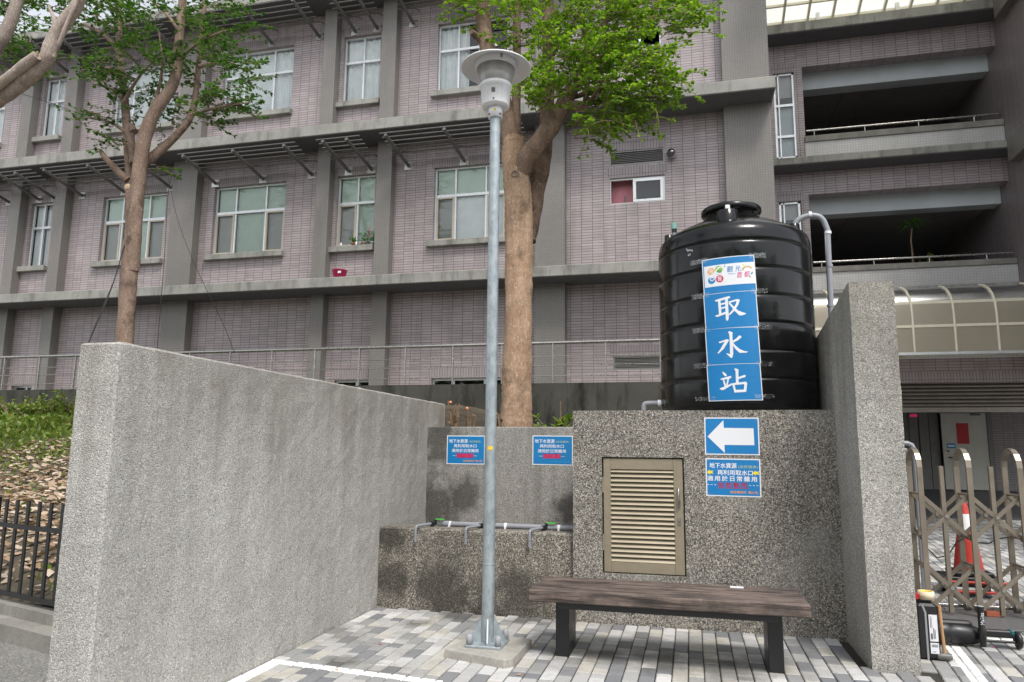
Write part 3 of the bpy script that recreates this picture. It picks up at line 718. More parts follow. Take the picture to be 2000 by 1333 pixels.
# roller shutter, half raised
SH = thing('roller_shutter', (6.8, 17.5, 2.3), 'brown metal roller shutter raised above the dark hall opening', 'shutter')
M['shut'] = plain('brown_shutter_steel', (.175,.155,.135), .45, .5, .12)
for k in range(7):
    m = MB(); z = 2.40+k*.083
    m.prism([(17.50,z),(17.455,z+.02),(17.445,z+.045),(17.46,z+.07),(17.50,z+.081)], 'x', 4.3, 11.5); m.build('slat', M['shut'], SH)
m = MB(); m.box(4.3, 11.5, 17.45, 17.51, 2.29, 2.395); m.build('bottom_bar', M['shut'], SH)
# hall door
M['doorp'] = plain('cream_steel_door', (.47,.455,.41), .5, var=.06)
D = thing('hall_door', (7.0, 21.4, .48), 'cream steel door with red poster inside the dark hall', 'door')
m = MB(); m.cbox(6.48, 7.56, 21.38, 21.43, .47, 2.47, .006); m.build('door_leaf', M['doorp'], D)
m = MB(); m.box(7.56, 7.66, 21.36, 21.5, .47, 2.6); m.box(6.42, 7.66, 21.36, 21.5, 2.475, 2.6); m.build('frame', M['armmat'], D)
m = MB(); m.tube([(6.62,21.37,1.30),(6.62,21.33,1.30),(6.72,21.33,1.30)], .018, 6); m.build('handle', M['armmat'], D)
m = MB(); m.tube([(6.6,21.385,1.47),(6.6,21.36,1.47)], .03, 10); m.build('lock', M['armmat'], D)
m = MB(); m.box(7.2, 7.42, 21.33, 21.38, 2.40, 2.45); m.build('door_closer', M['armmat'], D)
M['red'] = plain('red_paper', (.42,.012,.018), .6, var=.05); M['bluep'] = plain('blue_sticker', (.02,.20,.50), .5, var=.05)
m = MB(); m.box(6.84, 7.12, 21.372, 21.379, 1.66, 2.20); tag(m.build('poster', M['red']), 'plain red poster stuck on the cream hall door', 'poster')
m = MB(); m.box(6.58, 6.78, 21.372, 21.379, 1.54, 1.67); st = m.build('sticker', M['bluep']); tag(st, 'small blue and white sticker on the cream hall door', 'sticker')
m = MB(); m.box(6.60, 6.76, 21.369, 21.372, 1.585, 1.625); m.build('white_band', M['white'], st)
M['exit'] = plain('lit_red_sign', (.3,.02,.08), .5, var=0, emit=((1,.05,.18,1), .12))
c = onY(1785,812,19.5); m = MB(); m.box(c.x-.08, c.x+.08, 19.5, 19.55, c.z-.035, c.z+.035); ex = tag(m.build('lit_sign', M['exit']), 'tiny glowing red sign hanging in the dark hall', 'sign')
m = MB(); m.tube([(c.x, 19.52, c.z+.04), (c.x, 19.52, 3.02)], .008, 5); m.build('hanger', M['armmat'], ex)
# ------------------------------------------------------------------ curved polycarbonate canopy
t = NT('smoky_polycarbonate'); p = t.pos()
tl = t.n('BsdfTranslucent'); tl.inputs[0].default_value = (.70,.62,.46,1); df = t.n('BsdfDiffuse'); df.inputs[0].default_value = (.52,.47,.36,1); gl = t.n('BsdfGlossy', Roughness=.25); gl.inputs[0].default_value = (.9,.9,.9,1)
m1 = t.n('MixShader'); m1.inputs[0].default_value = .55; t.put(m1.inputs[1], tl.outputs[0]); t.put(m1.inputs[2], df.outputs[0])
m2 = t.n('MixShader'); t.put(m2.inputs[0], t.n('Fresnel', IOR=1.45).outputs[0]); t.put(m2.inputs[1], m1.outputs[0]); t.put(m2.inputs[2], gl.outputs[0]); t.t.links.new(m2.outputs[0], t.t.nodes['Material Output'].inputs[0]); M['poly'] = t.m
M['cream'] = plain('cream_painted_steel', (.74,.69,.54), .5, var=.08)
CN = thing('curved_canopy', (5, 16.6, 3.42), 'curved smoky polycarbonate canopy with cream ribs above the hall entrance', 'canopy')
prof = [(17.25,5.0),(16.95,4.97),(16.7,4.90),(16.48,4.79),(16.32,4.64),(16.23,4.47),(16.2,4.25),(16.2,3.8),(16.2,3.45)]
xs = [4.53-.775*3+.775*k for k in range(10)]
for k, x in enumerate(xs):
    m = MB(); m.tube([(x, y-.012, z+.008) for y, z in prof], .024, 8); m.build('rib', M['cream'], CN)
for i in range(len(xs)-1):
    m = MB(); vv = []
    for y, z in prof: vv += [(xs[i]+.012, y, z), (xs[i+1]-.012, y, z)]
    m.add(vv, [(2*k, 2*k+1, 2*k+3, 2*k+2) for k in range(len(prof)-1)], True); m.build('panel', M['poly'], CN, fixn=False)
for (y, z) in ((16.24,4.50),(16.195,4.0)):
    m = MB(); m.box(xs[0], xs[-1], y-.012, y-.004, z-.028, z+.028); m.build('purlin', M['cream'], CN)
m = MB(); m.box(xs[0], xs[-1], 16.17, 16.24, 3.40, 3.455); m.build('gutter', M['alum'], CN)
for x in (xs[0], xs[3], xs[6], xs[-1]):
    m = MB(); m.bar((x, 16.22, 3.47), (x, 17.3, 3.50), .05, .06); m.build('bracket', M['cream'], CN)
# ------------------------------------------------------------------ glazed roof above the wing
SK = thing('glass_roof', (4.5, 17.3, 11.6), 'pale translucent glazed roof with cream glazing bars above the top balcony', 'roof')
t = NT('milky_roof_sheet'); tl = t.n('BsdfTranslucent'); tl.inputs[0].default_value = (.88,.88,.80,1); df = t.n('BsdfTransparent'); df.inputs[0].default_value = (.75,.75,.66,1)
m1 = t.n('MixShader'); m1.inputs[0].default_value = .45; t.put(m1.inputs[1], tl.outputs[0]); t.put(m1.inputs[2], df.outputs[0]); t.t.links.new(m1.outputs[0], t.t.nodes['Material Output'].inputs[0]); M['milky'] = t.m
def rp(v): return (17.35-4.0*v, 11.82+1.25*v)
nx, ny = 9, 8; xa, xb = 1.9, 7.0
for i in range(nx+1):
    x = xa+(xb-xa)*i/nx; a, b = rp(0), rp(1); m = MB(); m.bar((x, a[0], a[1]), (x, b[0], b[1]), .05, .09); m.build('rafter', M['cream'], SK)
for j in range(ny+1):
    a = rp(j/ny); m = MB(); m.box(xa, xb, a[0]-.025, a[0]+.025, a[1]-.028, a[1]+.03); m.build('glazing_bar', M['cream'], SK)
for i in range(nx):
    for j in range(ny):
        a, b = rp(j/ny), rp((j+1)/ny); x0_, x1_ = xa+(xb-xa)*i/nx, xa+(xb-xa)*(i+1)/nx
        m = MB(); m.add([(x0_,a[0],a[1]+.05),(x1_,a[0],a[1]+.05),(x1_,b[0],b[1]+.05),(x0_,b[0],b[1]+.05)], [(0,1,2,3)]); m.build('pane', M['milky'], SK, fixn=False)
for x in (3.25, 5.0):
    m = MB(); m.box(x-.04, x+.04, 17.2, 17.28, 11.55, 11.9); m.build('post', M['white'], SK)
# ------------------------------------------------------------------ folding gate
GT = thing('folding_gate', (2.4, 7.4, 0), 'bronze folding scissor gate of looped posts across the yard entrance', 'gate')
M['gate'] = plain('bronze_gate_aluminium', (.25,.215,.17), .38, .55, .15, 7)
GY0, GY1, GS = 7.22, 7.54, .395
lm = MB(); ln = []
for k in range(9):
    a = math.pi*k/8; ln.append(((GY0+GY1)/2-(GY1-GY0)/2*math.cos(a), 1.28+.16*math.sin(a)))
pathp = [(GY0,.03),(GY0,1.0)]+ln+[(GY1,1.0),(GY1,.03)]
vv = []; ff = []; W2, T2 = .022, .013
for i, (y, z) in enumerate(pathp):
    a = pathp[max(0, i-1)]; b = pathp[min(len(pathp)-1, i+1)]; d = Vector((b[0]-a[0], b[1]-a[1])).normalized(); nn = Vector((-d.y, d.x))
    for (sx, sn) in ((-1,-1),(1,-1),(1,1),(-1,1)): vv.append((sx*W2, y+nn.x*T2*sn-7.22, z+nn.y*T2*sn))
for i in range(len(pathp)-1):
    for q in range(4): ff.append((i*4+q, i*4+(q+1) % 4, i*4+4+(q+1) % 4, i*4+4+q))
ff += [(0,1,2,3), tuple((len(pathp)-1)*4+q for q in (3,2,1,0))]
lm.add(vv, ff); so = link('loop_post', lm, M['gate'], GT, origin=(0,0,0)); lme = so.data; bpy.data.objects.remove(so)
pm = MB(); pm.box(-.017, .017, -.02, .02, .03, 1.29); so = link('straight_post', pm, M['gate'], GT, origin=(0,0,0)); spm = so.data; bpy.data.objects.remove(so)
NG = 6
for k in range(NG):
    x = 1.985+GS*k
    inst('loop_post', lme, (x, GY0, 0), GT)
    inst('straight_post', spm, (x+.19, (GY0+GY1)/2-.1, 0), GT)
    for (yy, zz) in ((GY0+.03,.85),(GY0+.03,.24),(GY1-.03,.85),(GY1-.03,.24)):
        if x+GS > 1.985+GS*(NG-1)+.01: continue
        m = MB(); m.bar((x, yy, zz-.19), (x+GS, yy, zz+.19), .012, .034); m.build('scissor_bar', M['gate'], GT)
        m = MB(); m.bar((x, yy+.016, zz+.19), (x+GS, yy+.016, zz-.19), .012, .034); m.build('scissor_bar', M['gate'], GT)
        m = MB(); m.tube([(x+GS/2, yy-.02, zz), (x+GS/2, yy+.03, zz)], .016, 8); m.build('rivet', M['steel'], GT)
    for zz in (.67, .43, 1.04):
        m = MB(); m.tube([(x, GY0-.005, zz), (x, GY1+.005, zz)], .012, 6); m.build('axle', M['gate'], GT)
    m = MB(); m.tube([(x-.02, GY1, .045), (x+.02, GY1, .045)], .045, 10); m.build('wheel', M['armmat'], GT)
m = MB(); m.cbox(1.42, 6, 6.80, 7.5, -.02, .012, .004); m.build('threshold', M['court'], kind='structure')
m = MB(); m.tube([(1.5, 7.62, .03), (5, 7.62, .03)], .02, 8); tag(m.build('gate_track', M['steel']), 'thin steel guide rail lying behind the folding gate', 'rail')
# black cable slung through the gate
pts = []
A = [onY(1785,1030,7.4), onY(1810,1070,7.4), onY(1830,1090,7.4), onY(1852,1085,7.4), onY(1868,1060,7.4), onY(1885,1050,7.4), onY(1905,1060,7.4), onY(1930,1062,7.4), onY(1950,1052,7.4), onY(1970,1050,7.4)]
M['blackp'] = plain('black_plastic', (.012,.012,.013), .4, var=.1)
m = MB(); m.tube(A, .006, 6); tag(m.build('cable', M['blackp']), 'thin black cable slung through the folding gate', 'cable')
# traffic cone on a low trolley behind the gate
M['cone'] = plain('faded_orange_cone', (.42,.028,.016), .5, var=.18, vs=9, bump=.4, bs=70)
cx, cy = onY(1893,1122,8.4).x, 8.4
TC = thing('traffic_cone', (cx, cy, .2), 'orange traffic cone with white torn sleeve behind the folding gate', 'cone')
m = MB(); m.lathe([(.135,.0),(.105,.22),(.028,.68),(.022,.69),(0,.69)], (cx, cy, .235), 24); m.build('cone_body', M['cone'], TC)
m = MB(); m.lathe([(.0775,.40),(.052,.56)], (cx, cy, .235), 24); m.build('reflective_sleeve', M['white'], TC)
m = MB(); m.cbox(cx-.17, cx+.17, cy-.17, cy+.17, .195, .24, .01); m.build('foot', M['blackp'], TC)
TR = thing('trolley', (cx, cy, 0), 'low black and red trolley under the traffic cone', 'trolley')
m = MB(); m.cbox(cx-.25, cx+.24, cy-.2, cy+.2, .10, .194, .01); m.build('deck', M['blackp'], TR)
for z in (.06, .15):
    m = MB(); m.tube([(cx-.27, cy-.215, z), (cx+.26, cy-.215, z)], .014, 8); m.build('bar', M['cone'], TR)
for dx in (-.2, .2):
    for dy in (-.15, .15):
        m = MB(); m.tube([(cx+dx-.02, cy+dy, .05), (cx+dx+.02, cy+dy, .05)], .05, 12); m.build('wheel', M['blackp'], TR)
# standpipe and white meter box at the end wall
M['pvc'] = plain('grey_pvc', (.25,.26,.285), .42, var=.08)
pc = onY(1783,870,8.6); m = MB()
m.tube([(pc.x-.16, 8.6, pc.z+.02), (pc.x-.05, 8.6, pc.z+.02), (pc.x-.01, 8.6, pc.z), (pc.x+.01, 8.6, pc.z-.05), (pc.x+.01, 8.6, 0)], .026, 10)
tag(m.build('standpipe', M['pvc']), 'grey bent standpipe rising behind the gate beside the end wall', 'pipe')
m = MB(); m.cbox(pc.x-.26, pc.x-.04, 8.66, 8.8, .9, pc.z-.03, .01); tag(m.build('meter_box', M['doorp']), 'white meter box behind the grey standpipe by the gate', 'box')
# ------------------------------------------------------------------ tool case, tape, hammer, rotary hammer
TB = thing('tool_case', (1.6, 5.85, 0), 'black upright tool case with white label leaning at the end wall', 'case')
bx0, bx1, by0, by1 = 1.485, 1.625, 5.72, 6.02
m = MB(); m.cbox(bx0, bx1, by0, by1, .002, .37, .016); m.build('shell', M['blackp'], TB)
M['greytrim'] = plain('grey_trim', (.28,.29,.29), .4, var=.05)
m = MB(); m.prism([(bx0+.052,.0),(bx0+.064,.0),(bx0+.064,.315),(bx0+.048,.36),(bx0+.036,.36),(bx0+.052,.31)], 'y', by0-.003, by0+.01); m.build('seam', M['greytrim'], TB)
m = MB(); m.cbox(bx0+.03, bx0+.12, by0+.06, by0+.2, .365, .392, .008); m.build('handle', M['blackp'], TB)
M['label'] = plain('white_label', (.72,.72,.76), .5, var=.03)
def label_plate(z0, z1, lines):
    m = MB(); m.box(bx0+.076, bx1-.012, by0-.0035, by0+.002, z0, z1); lb = m.build('label', M['label'], TB)
    mk = MB()
    for (u0, u1, v0, v1) in lines:
        X0 = bx0+.076; WX = bx1-.012-X0
        mk.add([(X0+WX*u0, by0-.0045, z0+(z1-z0)*v0), (X0+WX*u1, by0-.0045, z0+(z1-z0)*v0), (X0+WX*u1, by0-.0045, z0+(z1-z0)*v1), (X0+WX*u0, by0-.0045, z0+(z1-z0)*v1)], [(0,1,2,3)])
    mk.build('print', M['armmat'], lb, fixn=False)
label_plate(.125, .30, [(.12,.35,.08,.3),(.45,.55,.1,.5),(.62,.7,.1,.45),(.15,.22,.5,.95),(.3,.34,.5,.9)])
label_plate(.045, .115, [(.15,.9,.62,.66),(.15,.9,.7,.78),(.15,.9,.83,.86),(.2,.6,.15,.2)])
def ring(c, ro, ri, h, n=24): return [(ri,0),(ro,0),(ro,h),(ri,h),(ri,0)]
M['masking'] = plain('masking_tape', (.68,.58,.42), .6, var=.05); M['yellow'] = plain('yellow_card', (.75,.52,.02), .5, var=.05)
tp = MB(); tc = (1.575, 5.79, .393); tp.lathe(ring(0,.052,.042,.052), tc, 28); TPE = tag(tp.build('tape_roll', M['masking']), 'roll of cream masking tape lying on the black tool case', 'tape')
tp = MB(); tp.lathe([(.0415,.001),(.0385,.001),(.0385,.051),(.0415,.051)], tc, 28); tp.build('core', M['yellow'], TPE)
m = MB(); m.cbox(1.497, 1.522, 5.76, 5.80, .388, .43, .004); tag(m.build('red_pack', M['red']), 'small red packet beside the tape roll on the tool case', 'packet')
M['wood'] = plain('hammer_handle_wood', (.42,.235,.11), .55, var=.15, vs=14)
HM = thing('hammer', (1.645, 5.74, 0), 'wooden-handled hammer standing on its head beside the tool case', 'hammer')
m = MB(); m.tube([(1.648,5.73,.045),(1.643,5.735,.2),(1.637,5.74,.36)], [.012,.011,.013], 8); m.build('handle', M['wood'], HM)
m = MB(); m.tube([(1.60,5.73,.028),(1.615,5.73,.028),(1.66,5.73,.028),(1.69,5.73,.028)], [.02,.026,.026,.022], 12); m.build('head', M['armmat'], HM)
DR = thing('hammer_drill', (2.0, 6.2, 0), 'black rotary hammer drill lying on the pavers beside the tool case', 'drill')
dy = 6.22
m = MB(); m.tube([(1.70,dy,.075),(1.72,dy,.085),(1.80,dy,.088),(1.83,dy,.08)], [.055,.078,.08,.07], 14); m.tube([(1.82,dy,.08),(1.86,dy,.085),(1.97,dy,.08),(2.02,dy,.075),(2.06,dy,.07)], [.07,.078,.072,.055,.045], 14); m.build('motor_housing', M['blackp'], DR)
m = MB(); m.cbox(1.76, 1.98, dy-.04, dy+.04, .13, .175, .012); m.build('top_ridge', M['blackp'], DR)
m = MB(); m.tube([(1.70,dy+.05,.10),(1.69,dy+.09,.15),(1.72,dy+.1,.19),(1.75,dy+.08,.18)], [.03,.026,.024,.03], 10); m.build('rear_grip', M['blackp'], DR)
m = MB(); m.tube([(2.02,dy-.09,.02),(2.02,dy-.09,.10),(2.02,dy-.09,.13),(2.02,dy-.09,.15),(2.02,dy-.09,.29),(2.02,dy-.09,.30)], [.02,.024,.032,.022,.023,.026], 12); sg = m.build('side_grip', M['blackp'], DR)
SG = sg
m = MB(); m.lathe([(.0235,0),(.022,.004),(0,.005)], (2.02, dy-.09, .30), 14); m.build('grip_cap', M['greytrim'], sg)
m = MB(); m.cbox(2.05, 2.25, dy-.03, dy+.03, .075, .125, .008); m.tube([(2.05,dy-.03,.05),(2.26,dy-.03,.05)], .01, 8); m.build('dust_slide', M['blackp'], DR)
M['teal'] = plain('teal_plastic', (.01,.10,.12), .4, var=.05)
m = MB(); m.lathe([(.035,0),(.06,.01),(.06,.03),(.035,.045)], (0,0,0), 16); m.v = [(2.25+p[2], dy-.02+p[0], .065+p[1]) for p in m.v]; m.build('dust_cup', M['blackp'], DR)
m = MB(); m.cbox(2.225, 2.25, dy-.034, dy+.034, .10, .13, .004); m.build('clip', M['teal'], DR)
M['brick'] = plain('red_brick', (.30,.085,.045), .85, var=.2, vs=20)
q = onZ(1940,1207); m = MB(); m.cbox(q.x-.06, q.x+.05, q.y-.03, q.y+.05, .012, .055, .004); tag(m.build('brick_piece', M['brick']), 'small red brick piece on the dark strip below the gate', 'brick')
# ------------------------------------------------------------------ street lamp
t = NT('galvanised_steel'); p = t.pos()
c = t.ramp(t.noise(t.scale(p, (1,1,.6)), 22, 4, .6), [(.35,(.27,.315,.335)),(.65,(.41,.455,.475))]); c = t.mix(t.math('MULTIPLY', t.ramp(t.noise(p, 9, 5, .7), [(.58, 0.0), (.7, 1.0)]), .45), c, (.18,.17,.15))
t.put(t.b.inputs['Base Color'], c); t.put(t.b.inputs['Roughness'], t.ramp(t.noise(p, 25, 3), [(.3,.38),(.7,.58)])); t.set(Metallic=.45); M['galv'] = t.m
t = NT('white_lamp_paint'); p = t.pos()
t.put(t.b.inputs['Base Color'], t.mix(t.math('MULTIPLY', t.ramp(t.noise(p, 14, 5, .7), [(.52, 0.0), (.72, 1.0)]), .35), (.78,.78,.79), (.52,.49,.45))); t.set(Roughness=.35); M['lampwhite'] = t.m
LPB = onZ(952,1275); LPY = LPB.y; LPT = onY(967.5,226,LPY)
LP = thing('lamp_post', LPB, 'galvanised street lamp with wide white shade standing on a concrete footing', 'lamp')
ax = (LPT-Vector((LPB.x, LPY, .07)))
def lp(z): k = (z-.07)/(LPT.z-.07); return Vector((LPB.x+ax.x*k, LPY+ax.y*k, z))
m = MB(); m.tube([lp(.07), lp(.60)], .0445, 24); m.tube([lp(.595), lp(.605)], .0475, 24); m.tube([lp(.60), lp(1.3), lp(2.2), lp(3.2), LPT], [.0435,.0425,.042,.0405,.040], 24); m.tube([lp(.80), lp(.806)], .045, 24); m.build('pole', M['galv'], LP)
m = MB(); m.cbox(LPB.x-.128, LPB.x+.128, LPY-.128, LPY+.128, .055, .073, .004); m.build('base_plate', M['galv'], LP)
for k in range(4):
    a = k*math.pi/2+.25; d = Vector((math.cos(a), math.sin(a), 0)); n_ = Vector((-d.y, d.x, 0)); b0 = Vector((LPB.x, LPY, .072))
    poly = [b0+d*.03, b0+d*.125, b0+d*.125+Vector((0,0,.02)), b0+d*.052+Vector((0,0,.16)), b0+d*.03+Vector((0,0,.165))]
    m = MB(); vv = [q+n_*.005 for q in poly]+[q-n_*.005 for q in poly]; N = len(poly)
    m.add(vv, [tuple(range(N)), tuple(range(N,2*N))[::-1]]+[(i,(i+1) % N,N+(i+1) % N,N+i) for i in range(N)]); m.build('gusset', M['galv'], LP)
M['boltcap'] = plain('grey_bolt_cap', (.30,.31,.33), .5, var=.06)
for (dx, dy_) in ((-1,-1),(1,-1),(1,1),(-1,1)):
    m = MB(); m.lathe([(.0,0),(.024,0),(.022,.06),(.015,.066),(0,.067)], (LPB.x+dx*.102, LPY+dy_*.102, .073), 12); m.build('bolt_cap', M['boltcap'], LP)
hc = LPT; zc = lambda py: onY(969, py, LPY).z
z_col0, z_bod0, z_bod1, z_len1 = zc(232), zc(211), zc(168), zc(136)
C = (hc.x, hc.y, 0)
m = MB(); m.lathe([(.040,z_col0),(.055,z_col0),(.055,z_bod0+.0),(.0535,z_bod0+.002)], C, 28); m.build('collar', M['lampwhite'], LP)
m = MB(); m.lathe([(.05,z_bod0),(.088,z_bod0-.004),(.105,z_bod0+.006),(.108,z_bod0+.012),(.119,z_bod1-.03),(.124,z_bod1-.028),(.125,z_bod1),(.118,z_bod1+.004),(.10,z_bod1+.004)], C, 36); bod = m.build('lamp_body', M['lampwhite'], LP)
t = NT('ribbed_diffuser'); p = t.pos(); t.set(Base_Color=(.42,.40,.385), Roughness=.28, Specular_IOR_Level=.6)
t.put(t.b.inputs['Base Color'], t.ramp(t.noise(t.scale(p, (1,1,.3)), 26, 4, .6), [(.3,(.33,.315,.305)),(.7,(.48,.465,.45))])); t.set(Transmission_Weight=.12); M['diffuser'] = t.m
m = MB(); m.lathe([(.110,z_bod1),(.116,z_bod1+.008),(.152,z_len1+.0),(.10,z_len1+.005)], C, 48); m.build('diffuser', M['diffuser'], LP)
m = MB(); m.lathe([(.150,z_len1-.004),(.163,z_len1-.002),(.166,z_len1+.055),(.15,z_len1+.056)], C, 40); m.build('shade_ring', M['lampwhite'], LP)
m = MB(); m.lathe([(.160,z_len1+.05),(.20,z_len1+.040),(.262,z_len1+.006),(.272,z_len1-.002),(.276,z_len1+.004),(.268,z_len1+.014),(.205,z_len1+.05),(.12,z_len1+.085),(.05,z_len1+.10),(0,z_len1+.10)], C, 56); m.build('shade', M['lampwhite'], LP)
ang0 = math.atan2(-hc.y, -hc.x)   # towards the street
def onring(r, a, z): return Vector((hc.x+r*math.cos(a), hc.y+r*math.sin(a), z))
def curved(a0, a1, z0, z1, r0, r1=None, n=8):
    r1 = r1 or r0; m = MB(); vv = []
    for k in range(n+1):
        a = a0+(a1-a0)*k/n; vv += [onring(r0, a, z0), onring(r1, a, z1)]
    return m.add(vv, [(2*k,2*k+2,2*k+3,2*k+1) for k in range(n)], True)
M['darkhole'] = plain('dark_window', (.07,.055,.045), .3, var=.1)
curved(ang0-.16-.12, ang0-.16+.12, z_bod0+.075, z_bod0+.11, .1165, .119).build('sensor_window', M['darkhole'], bod, fixn=False)
hb_ = (z_bod0+.03, z_bod1-.045)
m = MB()
for (a0, a1, za, zb) in ((-.62,.45,hb_[1]-.002,hb_[1]),(.445,.452,hb_[0],hb_[1])):
    q = curved(ang0+a0, ang0+a1, za, zb, .1205 if za > z_bod0+.1 else .1105, .1205); m.add(q.v, q.f, True)
m.build('hatch_seam', M['greytrim'], bod, fixn=False)
m = MB(); q = onring(.11, ang0-.14, z_bod0+.026); m.lathe([(0,.006),(.007,.004),(.007,-.004),(0,-.006)], q, 8); m.build('screw', M['armmat'], bod)
curved(ang0-.22, ang0+.08, z_col0+.04, z_col0+.062, .0556, n=4).build('yellow_sticker', M['yellow'], LP, fixn=False)
for a in (.75, -1.0):
    m = MB(); q = onring(.056, ang0+a, z_col0+.022); m.lathe([(0,.008),(.008,.006),(.008,-.006),(0,-.008)], q, 8); m.build('screw', M['armmat'], LP)
m = MB(); q = onring(.158, ang0+.25, z_len1+.025); m.tube([q+Vector((0,0,.025)), q-Vector((0,0,.012))], .012, 8); m.build('latch', M['greytrim'], LP)
curved(ang0-.55, ang0+.35, onY(955,872,LPY).z, onY(955,879,LPY).z, .0432, n=5).build('yellow_tape', M['yellow'], LP, fixn=False)
# footing slab, slightly turned and chipped
FT = MB(); fa = R(-13); fw = .30
q4 = [Vector((LPB.x+.03+a*math.cos(fa)-b*math.sin(fa), LPY+.02+a*math.sin(fa)+b*math.cos(fa), 0)) for a, b in ((-fw,-fw),(fw-.05,-fw),(fw,-fw+.06),(fw,fw),(-fw,fw))]
q4 = [onZ(866,1284), onZ(985,1307), onZ(1003,1303), onZ(1040,1264), onZ(935,1248)]
N = len(q4); FT.add([(q.x, q.y, -.01) for q in q4]+[(q.x*.985+LPB.x*.015, q.y*.985+LPY*.015, .056) for q in q4], [tuple(range(N))[::-1], tuple(range(N,2*N))]+[(i,(i+1) % N,N+(i+1) % N,N+i) for i in range(N)])
ft = tag(FT.build('lamp_footing', M['pad']), 'rough square concrete footing slab under the lamp post', 'footing'); bv = ft.modifiers.new('bevel', 'BEVEL'); bv.width = .008; bv.segments = 2
# ------------------------------------------------------------------ bench
def woodmat(name, dark, light):
    t = NT(name); p = t.pos()
    gr = t.noise(t.scale(p, (2.2, 26, 40)), 1.0, 6, .65); fine = t.noise(t.scale(p, (7, 120, 160)), 1.0, 4, .6)
    c = t.ramp(gr, [(.38, dark), (.5, tuple((a+b)/2 for a, b in zip(dark, light))), (.7, light)])
    c = t.mix(1.0, c, t.ramp(fine, [(.3,.68),(.7,1.18)]), 'MULTIPLY')
    c = t.mix(t.math('MULTIPLY', t.ramp(t.noise(p, 4.2, 5, .7), [(.45, 0.0), (.62, 1.0)]), .6), c, (.03,.025,.022))
    t.put(t.b.inputs['Base Color'], c); t.set(Roughness=.7, Specular_IOR_Level=.35); t.bump(t.math('ADD', gr, t.math('MULTIPLY', fine, .7)), .7, .006); return t.m
M['benchwood'] = woodmat('weathered_bench_timber', (.036,.027,.024), (.25,.19,.16))
BN = thing('bench', (-.19, 5.2, 0), 'backless bench of weathered brown timber beams on black steel legs', 'bench')
for i, (ya, yb_, zt) in enumerate(((4.95,5.165,.462),(5.21,5.345,.454),(5.375,5.52,.459))):
    m = MB(); m.cbox(-1.108+rnd.random()*.008, .69+rnd.random()*.008, ya, yb_, .383, zt, .008); m.build('plank', M['benchwood'], BN)
for ya in (4.985, 5.40):
    m = MB(); m.cbox(-.9, .5, ya, ya+.045, .34, .384, .003); m.build('under_rail', M['blackp'], BN)
for x in (-.894, .497):
    m = MB(); m.cbox(x-.047, x+.047, 5.12, 5.42, -.01, .384, .004); m.build('leg', M['blackp'], BN)
m = MB(); m.cbox(.24, .33, 5.42, 5.46, .459, .466, .001); tag(m.build('paper_scrap', M['label']), 'small white scrap of paper on the bench', 'paper')
# ------------------------------------------------------------------ water tank
TX, TY, TRD = .43, 6.885, .683
TK = thing('water_tank', (TX, TY, ZP), 'large glossy black ribbed water tank on the pebble platform', 'tank')
t = NT('black_polyethylene'); p = t.pos()
t.put(t.b.inputs['Base Color'], t.ramp(t.noise(p, 6, 4), [(.3,(.004,.004,.0043)),(.6,(.008,.008,.0085)),(.72,(.02,.02,.019))])); t.put(t.b.inputs['Roughness'], t.ramp(t.noise(p, 5, 4), [(.3,.12),(.7,.22)]))
t.set(Specular_IOR_Level=.34); t.bump(t.noise(p, 7, 3), .12, .02); M['tankblack'] = t.m
prof = [(TRD-.03, ZP), (TRD-.004, ZP+.02), (TRD, ZP+.06)]
for zg in (2.005, 2.241, 2.475, 2.711, 2.949, 3.19):
    prof += [(TRD+.004, zg-.09), (TRD+.005, zg-.03), (TRD+.003, zg-.010), (TRD-.006, zg-.004), (TRD-.006, zg+.003), (TRD+.001, zg+.008), (TRD+.003, zg+.03)]
prof += [(TRD, 3.28), (TRD-.012, 3.325), (TRD-.045, 3.36), (TRD-.10, 3.395), (.47, 3.455), (.36, 3.51), (.27, 3.55), (.18, 3.565)]
m = MB(); m.lathe(prof, (TX, TY, 0), 96, capb=True); m.build('tank_body', M['tankblack'], TK)
m = MB(); m.lathe([(.235,3.54),(.235,3.61),(.262,3.618),(.276,3.63),(.276,3.665),(.262,3.68),(.12,3.70),(0,3.705)], (TX, TY, 0), 56); m.build('lid', M['tankblack'], TK)
def port(px, pyb, rr, h, Yo, nm='port'):
    c = onY(px, pyb, Yo); m = MB(); m.lathe([(rr+.006,-.06),(rr,0),(rr-.002,h),(rr-.008,h+.006),(rr-.02,h+.004),(0,h-.006)], c, 24); m.build(nm, M['tankblack'], TK); return c
pc = port(1421, 441, .095, .125, TY-.46)
m = MB(); q = onY(1421,411,TY-.46); m.cbox(q.x-.02, q.x+.02, q.y-.02, q.y+.02, q.z-.02, q.z+.045, .004); m.build('white_cap', M['lampwhite'], TK)
port(1307, 479, .045, .09, TY+.05); port(1551, 452, .052, .06, TY+.02)
# paint-pen scribble
def scribble(px0, py0, pts, mat, w_=.0035):
    m = MB()
    for a, b in zip(pts[:-1], pts[1:]):
        q = [onY(px0+s_[0], py0+s_[1], TY-.55) for s_ in (a, b)]
        P = []
        for s_ in q:
            th = math.atan2(s_.x-TX, -(s_.y-TY)); d = Vector((s_.x-TX, s_.y-TY)).normalized()*(TRD+.0065); P.append(Vector((TX+d.x, TY+d.y, s_.z)))
        m.bar(P[0], P[1], .002, w_)
    m.build('pen_mark', mat, TK)
for st_ in ([(0,0),(2,-2),(3,2)], [(5,1),(5,4),(8,2)], [(9,0),(10,3),(12,1)], [(13,2),(15,4),(17,2),(18,5)], [(7,9),(6,13),(9,11)], [(11,8),(12,12),(10,11)]): scribble(1339, 488, st_, M['label'])
